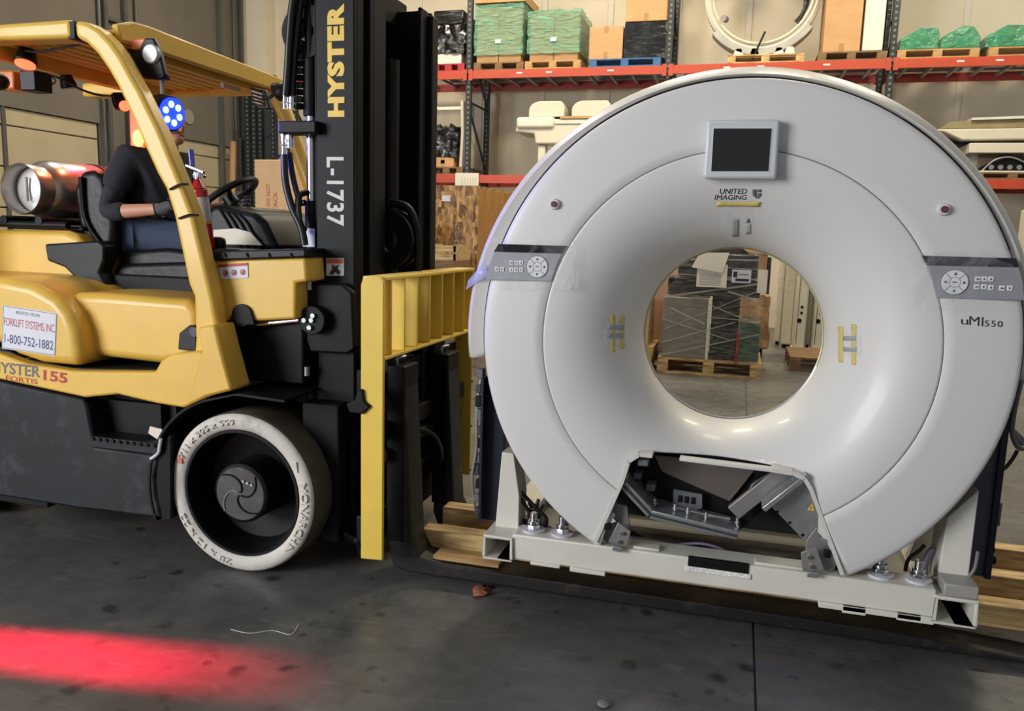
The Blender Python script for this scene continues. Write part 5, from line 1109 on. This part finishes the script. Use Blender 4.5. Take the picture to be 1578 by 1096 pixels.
b.prism([(p.x-0.028, p.z-0.02), (p.x-0.01, p.z-0.026), (p.x+0.0, p.z-0.012), (p.x+0.02, p.z-0.024), (p.x+0.03, p.z-0.01), (p.x+0.012, p.z+0.004), (p.x+0.022, p.z+0.02), (p.x+0.0, p.z+0.012), (p.x-0.016, p.z+0.022), (p.x-0.012, p.z+0.002)], 'Y', 3.1465, 3.147).build('pictogram', INK, dc)
# lift cylinder, hoses and chain on the near rear side of the mast
MB().cyl((-1.83, 3.22, 0.45), (-1.83, 3.22, 1.62), 0.032).build('lift_cylinder', BLK, f)
MB().cyl((-1.83, 3.22, 1.40), (-1.83, 3.22, 1.98), 0.024).build('cylinder_rod', CHR, f)
MB().cyl((-1.83, 3.22, 1.98), (-1.83, 3.22, 2.22), 0.035).build('cylinder_head', BLK, f, bevel=0.004)
MB().cyl((-1.83, 3.22, 2.2), (-1.83, 3.22, 2.9), 0.026).build('lift_cylinder', BLK, f)
MB().cyl((-1.83, 3.22, 1.36), (-1.83, 3.22, 1.39), 0.04, n=20).build('hose_clamp', CHR, f)
MB().box(-1.86, -1.80, 3.186, 3.19, 1.42, 1.50).build('cylinder_label', STK, f)
MB().lathe([(0.04, 3.2), (0.11, 3.195), (0.11, 3.215), (0.085, 3.225), (0.085, 3.25), (0.11, 3.26), (0.11, 3.275), (0.04, 3.27)], (-1.845, 0, 2.33), 48, closed=True).build('hose_sheave', BLKD, f, sharp=0.5)
for k, q in enumerate(([(470, -40), (452, 0), (446, 60), (443, 110), (440, 148)], [(478, -40), (464, 0), (456, 60), (452, 110), (450, 148)], [(438, 238), (440, 280), (450, 320), (464, 350), (470, 378)], [(446, 236), (452, 275), (462, 310), (470, 312)])):
    MB().tube([at(x, y, Y=3.14+0.03*(k % 2)) for x, y in q], 0.016 if k != 3 else 0.013, 12).build('hose', RUB, f)
for x, y0, y1 in ((440, 146, 168), (450, 150, 168), (438, 205, 240), (447, 205, 228)):
    a, b_ = at(x, y0, Y=3.15), at(x, y1, Y=3.15); MB().cyl(a, b_, 0.014).build('hose_fitting', CHR, f); MB().cyl(a*0.5+b_*0.5, a*0.4+b_*0.6, 0.019, n=6).build('fitting_nut', CHR, f)
ca, cb_ = at(432, 187, Y=3.12), at(490, 206, Y=3.12); MB().box(ca.x, cb_.x, 3.10, 3.20, cb_.z, ca.z).build('hose_bracket', BLK, f, bevel=0.006)
for k in range(13):
    p = at(462, 32+k*11, Y=3.2); MB().box(p.x-0.014, p.x+0.014, 3.19, 3.21, p.z-0.013, p.z+0.013).build('chain_link', DGR if k % 2 else BLKD, f, bevel=0.004)
p = at(466, 300, Y=3.17); MB().tube([at(474, 296, Y=3.2), at(460, 305, Y=3.16), at(462, 345, Y=3.14), at(470, 356, Y=3.16)], 0.014, 8).build('hose', RUB, f)
# tilt cylinder
ta, tb = at(365, 500, Y=3.06), at(480, 492, Y=3.08)
MB().cyl(at(345, 505, Y=3.06), at(395, 500, Y=3.06), 0.042).build('tilt_cylinder', BLK, f, bevel=0.005)
MB().cyl(at(395, 500, Y=3.06), at(462, 493, Y=3.07), 0.016).build('tilt_rod', CHR, f)
MB().prism(pxz([(452, 436), (520, 438), (536, 452), (540, 540), (528, 548), (470, 545), (453, 500)], 3.06), 'Y', 3.10, 3.149).build('tilt_bracket', BLK, f, bevel=0.01)
p = at(480, 494, Y=3.05); MB().cyl((p.x, 3.05, p.z), (p.x, 3.10, p.z), 0.062, n=32).build('pivot_plate', BLK, f, bevel=0.004)
for dx, dz in ((-0.03, 0.0), (0.012, 0.022), (-0.005, -0.03), (0.005, 0.002)): MB().cyl((p.x+dx, 3.035, p.z+dz), (p.x+dx, 3.05, p.z+dz), 0.011, n=6).build('bolt', STL, f)
for x, y in ((476, 432), (473, 565)):
    p = at(x, y, Y=3.1); MB().cyl(p, p-Vector((0, 0, 0.04)), 0.014).build('fitting', STL, f)
MB().box(-1.80, -1.62, 3.06, 3.15, 0.12, 0.75).build('axle_mount', BLKD, f, bevel=0.01)
MB().prism(pxz([(285, 512), (300, 500), (312, 500), (312, 540), (283, 537)], 2.98), 'Y', 2.94, 3.0).build('hood_bracket', PLAS, f, bevel=0.006)
p = at(298, 512, Y=2.93); MB().cyl(p, p+Vector((0, 0.02, 0)), 0.024, n=20).build('bracket_bolt', DGR, f, bevel=0.003)
# carriage
MB().box(-1.52, -1.44, 3.02, 4.05, 0.80, 0.92).build('carriage_bar', BLK, f, bevel=0.008)
MB().box(-1.52, -1.44, 3.02, 4.05, 0.16, 0.28).build('carriage_bar', BLK, f, bevel=0.008)
MB().box(-1.46, -1.39, 3.02, 4.05, 0.62, 0.70).build('carriage_bar', BLK, f, bevel=0.006)
for y in (3.3, 3.55, 3.8): MB().box(-1.55, -1.43, y, y+0.05, 0.2, 0.95).build('carriage_upright', BLKD, f, bevel=0.006)
MB().cyl((-1.42, 3.05, 0.55), (-1.42, 4.0, 0.55), 0.035).build('side_shift_cylinder', BLK, f)
MB().cyl((-1.42, 3.3, 0.40), (-1.42, 3.8, 0.40), 0.02).build('side_shift_rod', BLK, f)
MB().tube([(-1.40, 3.35, 0.60), (-1.33, 3.45, 0.55), (-1.33, 3.55, 0.42), (-1.40, 3.6, 0.33)], 0.012, 8).build('hose', RUB, f)
for y0, y1, zt in ((3.085, 3.235, 0.93), (3.62, 3.77, 0.91)):
    fk = MB().prism([(-1.40, zt), (-1.33, zt), (-1.285, 0.16), (-1.25, 0.10), (-1.15, 0.084), (0.6, 0.078), (1.13, 0.045), (1.15, 0.038), (1.13, 0.03), (-1.30, 0.028), (-1.37, 0.045), (-1.395, 0.11)], 'Y', y0, y1).build('fork', FORKM, f, bevel=0.006)
    MB().box(-1.405, -1.325, y0-0.004, y1+0.004, 0.16, zt+0.005).build('fork_shank', BLK, fk, bevel=0.006)
    MB().box(-1.44, -1.40, y0, y1, 0.80, 0.96).build('fork_hook', BLK, fk, bevel=0.006)
    MB().tube([(-1.38, y0+0.05, zt), (-1.38, y0+0.05, zt+0.03), (-1.36, y0+0.09, zt+0.035)], 0.007, 8).build('fork_pin', STL, fk)
# load backrest
BX0, BX1 = -1.462, -1.362
MB().prism([(BX0, 0.12), (BX1, 0.125), (BX1, 1.30), (BX1-0.02, 1.318), (BX0+0.03, 1.318), (BX0+0.008, 1.305), (BX0, 1.28)], 'Y', 2.95, 2.968).build('backrest_side_plate', YELB, f, bevel=0.004, seg=3)
MB().box(BX0, BX1, 2.968, 4.10, 1.30, 1.316).build('backrest_top_plate', YELB, f, bevel=0.004)
MB().box(BX0, BX1, 2.968, 4.10, 0.975, 0.99).build('backrest_lower_plate', YELB, f, bevel=0.004)
MB().box(BX0, BX1, 4.085, 4.10, 0.17, 1.31).build('backrest_side_plate', YELB, f, bevel=0.004)
for y in (3.03, 3.17, 3.31, 3.46, 3.62, 3.78, 3.94): MB().box(BX0+0.005, BX1-0.002, y, y+0.012, 0.99, 1.30).build('backrest_rib', YELB, f, bevel=0.003)
b = MB(); p = [(BX0-0.06, 2.945), ]
hk = MB().prism(pxz([(534, 622), (548, 616), (552, 600), (560, 600), (562, 618), (572, 626), (560, 638), (540, 636)], 2.945), 'Y', 2.935, 3.0).build('backrest_hook', BLKD, f, bevel=0.006)
for z in (0.2, 0.45, 0.7):
    p_ = (BX1+0.001, 4.092, z); MB().cyl((BX1-0.002, 4.092, z), (BX1+0.004, 4.092, z), 0.006, n=8).build('bolt', BLKD, f)
MB().tube([(-1.62, 3.1, 0.16), (-1.56, 3.12, 0.12), (-1.50, 3.05, 0.10), (-1.46, 3.0, 0.16)], 0.02, 8).build('hose', RUB, f)

# gas tank
TX, TZ = -3.47, 1.655
t = thing('gas_cylinder', (TX, 3.6, TZ-0.16), 'silver gas cylinder lying across the back of the forklift, its white end towards the viewer', 'gas cylinder')
MB().lathe([(0.085, 3.34), (0.11, 3.335), (0.135, 3.36), (0.15, 3.40), (0.155, 3.45), (0.155, 4.02), (0.14, 4.08), (0.10, 4.12), (0.0, 4.13)], (TX, 0, TZ), 56).build('cylinder_body', ALU, t)
MB().lathe([(0.112, 3.36), (0.118, 3.26), (0.124, 3.25), (0.128, 3.26), (0.120, 3.37)], (TX, 0, TZ), 48).build('collar', ALU, t)
MB().lathe([(0.0, 3.30), (0.06, 3.305), (0.108, 3.33)], (TX, 0, TZ), 40).build('end_dome', M('pale_metal', rgb(214, 212, 210), 0.35, 0.3), t)
MB().cyl((TX, 3.29, TZ-0.06), (TX, 3.29, TZ+0.06), 0.006, n=8).build('gauge_stem', GRAYM, t)
MB().lathe([(0.157, 3.70), (0.160, 3.70), (0.160, 3.76), (0.157, 3.76)], (TX, 0, TZ), 56, closed=True).build('strap', BLKD, t)
MB().lathe([(0.157, 3.84), (0.158, 3.84), (0.158, 3.90), (0.157, 3.90)], (TX, 0, TZ), 30, 0.0, PI*0.6, closed=True).build('lettering_band', INK, t)
for x in (-3.58, -3.36): MB().cyl((x, 3.24, 1.50), (x, 4.15, 1.50), 0.022, n=14).build('tank_rail', BLK, f)
MB().cyl((-3.7, 3.26, 1.48), (-3.2, 3.26, 1.48), 0.018, n=12).build('tank_rail', BLK, f); MB().box(-3.62, -3.15, 3.3, 4.0, 1.455, 1.475).build('tank_tray', BLK, f, bevel=0.004)
# extinguisher
ea, eb = at(319, 384, Y=3.12), at(303, 268, Y=3.12); ed = (eb-ea)
t = thing('fire_extinguisher', (ea.x, ea.y, ea.z), 'red fire extinguisher strapped behind the front pillar of the forklift', 'fire extinguisher')
MB().cyl(ea, ea+ed*0.80, 0.036, 0.036, 28).build('cylinder_body', REDX, t, bevel=0.006); MB().cyl(ea+ed*0.80, ea+ed*0.93, 0.036, 0.014, 28).build('shoulder', REDX, t)
MB().cyl(ea+ed*0.93, ea+ed*1.02, 0.012).build('neck', CHR, t)
MB().cyl(ea+ed*0.36, ea+ed*0.68, 0.0368, 0.0368, 28).build('label', M('extinguisher_label', rgb(190, 184, 176), 0.5, var=0.2, scale=60), t); MB().cyl(ea+ed*0.33, ea+ed*0.35, 0.0368, 0.0368, 28).build('label_band', TAPE, t)
p = ea+ed*1.02
MB().obox(p+Vector((-0.05, 0, 0.03)), p+Vector((0.04, 0, 0.0)), 0.018, 0.01).build('handle', CHR, t, bevel=0.002); MB().obox(p+Vector((-0.01, 0, 0.0)), p+Vector((0.05, -0.01, -0.02)), 0.018, 0.012).build('lever', CHR, t, bevel=0.002)
MB().obox(p+Vector((-0.02, 0, 0.03)), p+Vector((-0.025, 0, 0.10)), 0.03, 0.006).build('pull_tag', M('blue_tag', rgb(90, 95, 200), 0.4), t)
MB().cyl(p+Vector((0.02, -0.02, -0.015)), p+Vector((0.02, -0.035, -0.015)), 0.014).build('gauge', BLUF, t)

# ================================================================== DRIVER
def skin_body(name, joints, edges, mat, parent=None, sub=2, root=0, loc=None):
    """joints: (point, radius) ; one continuous skinned surface, baked"""
    me = bpy.data.meshes.new('s'); me.from_pydata([tuple(p) for p, r in joints], edges, [])
    o = bpy.data.objects.new('s', me); col.objects.link(o)
    md = o.modifiers.new('k', 'SKIN'); md.use_smooth_shade = True
    sv = me.skin_vertices[0].data
    for i, (p, r) in enumerate(joints):
        sv[i].radius = (r, r) if not isinstance(r, tuple) else r
        sv[i].use_root = (i == root)
    s = o.modifiers.new('u', 'SUBSURF'); s.levels = sub; s.render_levels = sub
    dg = bpy.context.evaluated_depsgraph_get(); out = bpy.data.meshes.new_from_object(o.evaluated_get(dg))
    bpy.data.objects.remove(o)
    out.materials.clear(); out.materials.append(mat)
    for p in out.polygons: p.use_smooth = True; p.material_index = 0
    O_ = org(parent) if parent is not None else Vector(loc)
    for v in out.vertices: v.co -= O_
    return add_obj(name, out, parent, None if parent is not None else O_)
V = Vector
hip = V((-2.93, 3.60, 1.44)); bel = V((-2.94, 3.60, 1.56)); che = V((-2.95, 3.60, 1.74)); nek = V((-2.93, 3.60, 1.875)); 
hd = V((-2.885, 3.60, 2.025))
shN, shF = V((-2.97, 3.42, 1.82)), V((-2.95, 3.78, 1.82))
elN, elF = V((-3.03, 3.33, 1.55)), V((-2.86, 3.86, 1.56))
wrN, wrF = at(252, 322, Y=3.34), V((-2.60, 3.75, 1.62))
hnN = at(266, 318, Y=3.34); hnF = V((-2.52, 3.70, 1.64))
hipN, hipF = V((-2.88, 3.49, 1.43)), V((-2.88, 3.71, 1.43))
knN, knF = V((-2.43, 3.43, 1.42)), V((-2.43, 3.77, 1.42))
anN, anF = V((-2.36, 3.44, 1.02)), V((-2.36, 3.76, 1.02))
toN, toF = V((-2.22, 3.44, 0.97)), V((-2.22, 3.76, 0.97))
J = [(hip, .12), (bel, (.12, .10)), (che, (.15, .11)), (nek, .058), (V((-2.91, 3.6, 1.93)), .055),
     (shN, .06), (elN, .043), (wrN, .028), (hnN, .034), (shF, .06), (elF, .043), (wrF, .028), (hnF, .034),
     (hipN, .085), (knN, .058), (anN, .04), (toN, .035), (hipF, .085), (knF, .058), (anF, .04), (toF, .035), (hd-V((0, 0, 0.05)), .075), (hd+V((0, 0, 0.035)), .085)]
E_ = [(0, 1), (1, 2), (2, 3), (3, 4), (4, 21), (21, 22), (2, 5), (5, 6), (6, 7), (7, 8), (2, 9), (9, 10), (10, 11), (11, 12), (0, 13), (13, 14), (14, 15), (15, 16), (0, 17), (17, 18), (18, 19), (19, 20)]
pe = skin_body('person', J, E_, SKIN, None, 2, 0, (-2.9, 3.6, 1.386))
tag(pe, 'person in navy t-shirt over long sleeves, jeans and grey gloves, seated driving the forklift', 'person')
# face details sit on the head
fd = V((0.98, -0.12, -0.05)).normalized(); sd_ = V((0.12, 0.98, 0)).normalized()
hc = hd+V((0.005, 0, -0.005))
MB().ball(hc, 0.098, 1.02, 0.80, 1.20, 24, 18).build('face', SKIN, pe)
MB().ball(hc+fd*0.10+V((0, 0, -0.022)), 0.020, 1.0, 0.8, 1.3).build('nose', SKIN, pe)
MB().ball(hc+fd*0.065+V((0, 0, -0.085)), 0.040, 1.0, 1.0, 0.75).build('jaw', SKIN, pe)
for s in (-1, 1):
    MB().ball(hc+fd*0.080+sd_*0.032*s+V((0, 0, 0.012)), 0.013).build('eye', STK, pe)
    MB().ball(hc+sd_*0.082*s+V((-0.005, 0, -0.005)), 0.030, 0.6, 0.35, 1.0).build('ear', SKIN, pe)
MB().obox(hc+fd*0.098-sd_*0.02+V((0, 0, -0.065)), hc+fd*0.098+sd_*0.02+V((0, 0, -0.065)), 0.006, 0.008).build('mouth', M('lip', rgb(150, 90, 80), 0.5), pe)
MB().ball(hc+V((-0.022, 0, 0.028)), 0.104, 1.0, 0.86, 1.04, 24, 16).build('hair', HAIR, pe)
# clothes
skin_body('t_shirt', [(hip+V((-0.01, 0, 0.0)), (.15, .14)), (bel, (.155, .135)), (che, (.185, .135)), (V((-2.93, 3.6, 1.855)), (.09, .08)), (shN, .085), (shN*0.62+elN*0.38, .078), (shN*0.35+elN*0.65, .074), (shF, .085), (shF*0.62+elF*0.38, .078), (shF*0.35+elF*0.65, .074)],
          [(0, 1), (1, 2), (2, 3), (2, 4), (4, 5), (5, 6), (2, 7), (7, 8), (8, 9)], SHIRT, pe)
for s, e, w_ in ((shN, elN, wrN), (shF, elF, wrF)):
    skin_body('sleeve', [(s*0.55+e*0.45, .060), (s*0.3+e*0.7, .058), (e, .056), (e*0.62+w_*0.38, .049)], [(0, 1), (1, 2), (2, 3)], M('base_layer', rgb(40, 42, 50), 0.85, var=0.15, bump=0.5, bscale=16), pe)
skin_body('jeans', [(hip, (.155, .14)), (hipN, .105), (hipN*0.5+knN*0.5, .092), (knN, .078), (knN*0.4+anN*0.6, .066), (anN, .06), (hipF, .105), (hipF*0.5+knF*0.5, .092), (knF, .078), (knF*0.4+anF*0.6, .066), (anF, .06)],
          [(0, 1), (1, 2), (2, 3), (3, 4), (4, 5), (0, 6), (6, 7), (7, 8), (8, 9), (9, 10)], JEANS, pe)
def glove(w_, h_, grip, s):
    d = (h_-w_).normalized(); u = V((0, 0, 1)); sd = d.cross(u).normalized(); c0 = w_+d*0.075
    j = [(w_-d*0.03, .034), (w_, .032), (w_+d*0.04, (.040, .026)), (c0, (.040, .024))]; e = [(0, 1), (1, 2), (2, 3)]
    for k in range(4):
        o_ = (k-1.5)*0.019; L = (0.030, 0.034, 0.032, 0.026)[k]; b0 = c0+u*o_*-1
        i0 = len(j)
        j += [(b0+d*0.010, .0095), (b0+d*(0.012+L)+sd*0.006*s, .009), (b0+d*(0.014+L*1.35)+sd*0.028*s, .0085), (b0+d*(L*0.9)+sd*0.045*s, .008)]
        e += [(3, i0), (i0, i0+1), (i0+1, i0+2), (i0+2, i0+3)]
    i0 = len(j); b0 = w_+d*0.03+u*0.03
    j += [(b0, .012), (b0+d*0.03+u*0.012+sd*0.012*s, .011), (b0+d*0.05+sd*0.032*s, .0095)]; e += [(2, i0), (i0, i0+1), (i0+1, i0+2)]
    return skin_body('glove', j, e, GLOVE, pe, 2, 1)
glove(wrN, hnN, None, 1); glove(wrF, hnF, None, -1)
for a_n, t_n in ((anN, toN), (anF, toF)):
    skin_body('boot', [(a_n+V((0, 0, 0.03)), .055), (a_n-V((0, 0, 0.04)), .05), (t_n, .042), (t_n+V((0.07, 0, 0)), .036)], [(0, 1), (1, 2), (2, 3)], BLKD, pe)
MB().box(-2.62, -1.98, 3.3, 3.92, 0.88, 0.915).build('footwell_floor', BLKD, f)
kn = at(259, 307, Y=3.2); MB().ball((kn.x, 3.24, kn.z), 0.026).build('lever_knob', PLAS, f); MB().cyl((kn.x, 3.24, kn.z), (kn.x+0.02, 3.27, 1.40), 0.008, n=8).build('control_lever', STL, f)

# small litter and glow on the floor
b = MB(); r = random.Random(3); ce = at(743, 913, Z=0.0); n = 12
pts = [(ce.x+(0.032+0.012*r.random())*math.cos(2*PI*k/n), ce.y+(0.05+0.02*r.random())*math.sin(2*PI*k/n)) for k in range(n)]
vs = [(ce.x, ce.y, 0.012)]+[(x, y, 0.001+0.018*r.random()) for x, y in pts]
q = b.add(vs, [(0, k+1, (k+1) % n+1) for k in range(n)]).build('dry_leaf', M('dry_leaf', rgb(150, 92, 62), 0.8, var=0.3, scale=60), solid=0.001, sharp=0.2); q.location.z = 0.0; tag(q, 'small dry brown leaf on the floor in front of the forks', 'leaf')
q = MB().tube([at(x, y, Z=0.003) for x, y in ((355, 970), (385, 976), (420, 972), (448, 978), (460, 962))], 0.0013, 6).build('string', STK); tag(q, 'thin curled white string lying on the floor near the red light', 'string')
p = at(930, 1087, Z=0); q = MB().ball((p.x, p.y, 0.006), 0.022, 1, 1.1, 0.3, 10, 6).build('debris', M('debris_grey', rgb(120, 122, 118), 0.8, var=0.3)); tag(q, 'grey flat crumb of debris at the bottom edge of the floor', 'debris')

# light thrown by the forklift's own lamps
def spot(name, loc, tgt, energy, color, ang, blend=0.6, size=0.03):
    l = bpy.data.lights.new(name, 'SPOT'); l.energy = energy; l.color = color; l.spot_size = math.radians(ang); l.spot_blend = blend; l.shadow_soft_size = size
    o = bpy.data.objects.new(name, l); col.objects.link(o); o.location = loc
    o.rotation_euler = (Vector(tgt)-Vector(loc)).to_track_quat('-Z', 'Y').to_euler(); return o
src = (c1.x+0.02, 2.80, 2.10)
for k in range(24):
    x = -3.15+k*0.078
    ty = at(min(max(0, 0), 0), 1005, Z=0).y
    fx = x; fy = 1.965+0.0115*k
    spot('red_zone_beam', src, (fx, fy, 0), 760*(1.0 if k < 15 else 1.0-(k-14)*0.1), (1.0, 0.0, 0.04), 8.5, 1.0, 0.01)
spot('red_zone_glow', (-3.3, 3.75, 2.15), (-3.45, 3.85, 1.6), 40, (1.0, 0.03, 0.09), 110, 0.8)
spot('amber_glow', (-3.25, 3.55, 2.1), (-3.1, 3.0, 1.2), 8, (1.0, 0.25, 0.1), 80, 0.8)
spot('blue_spot_beam', cb+dd*0.02, (0.9, 2.9, 0.6), 90, (0.14, 0.12, 1.0), 55, 1.0)
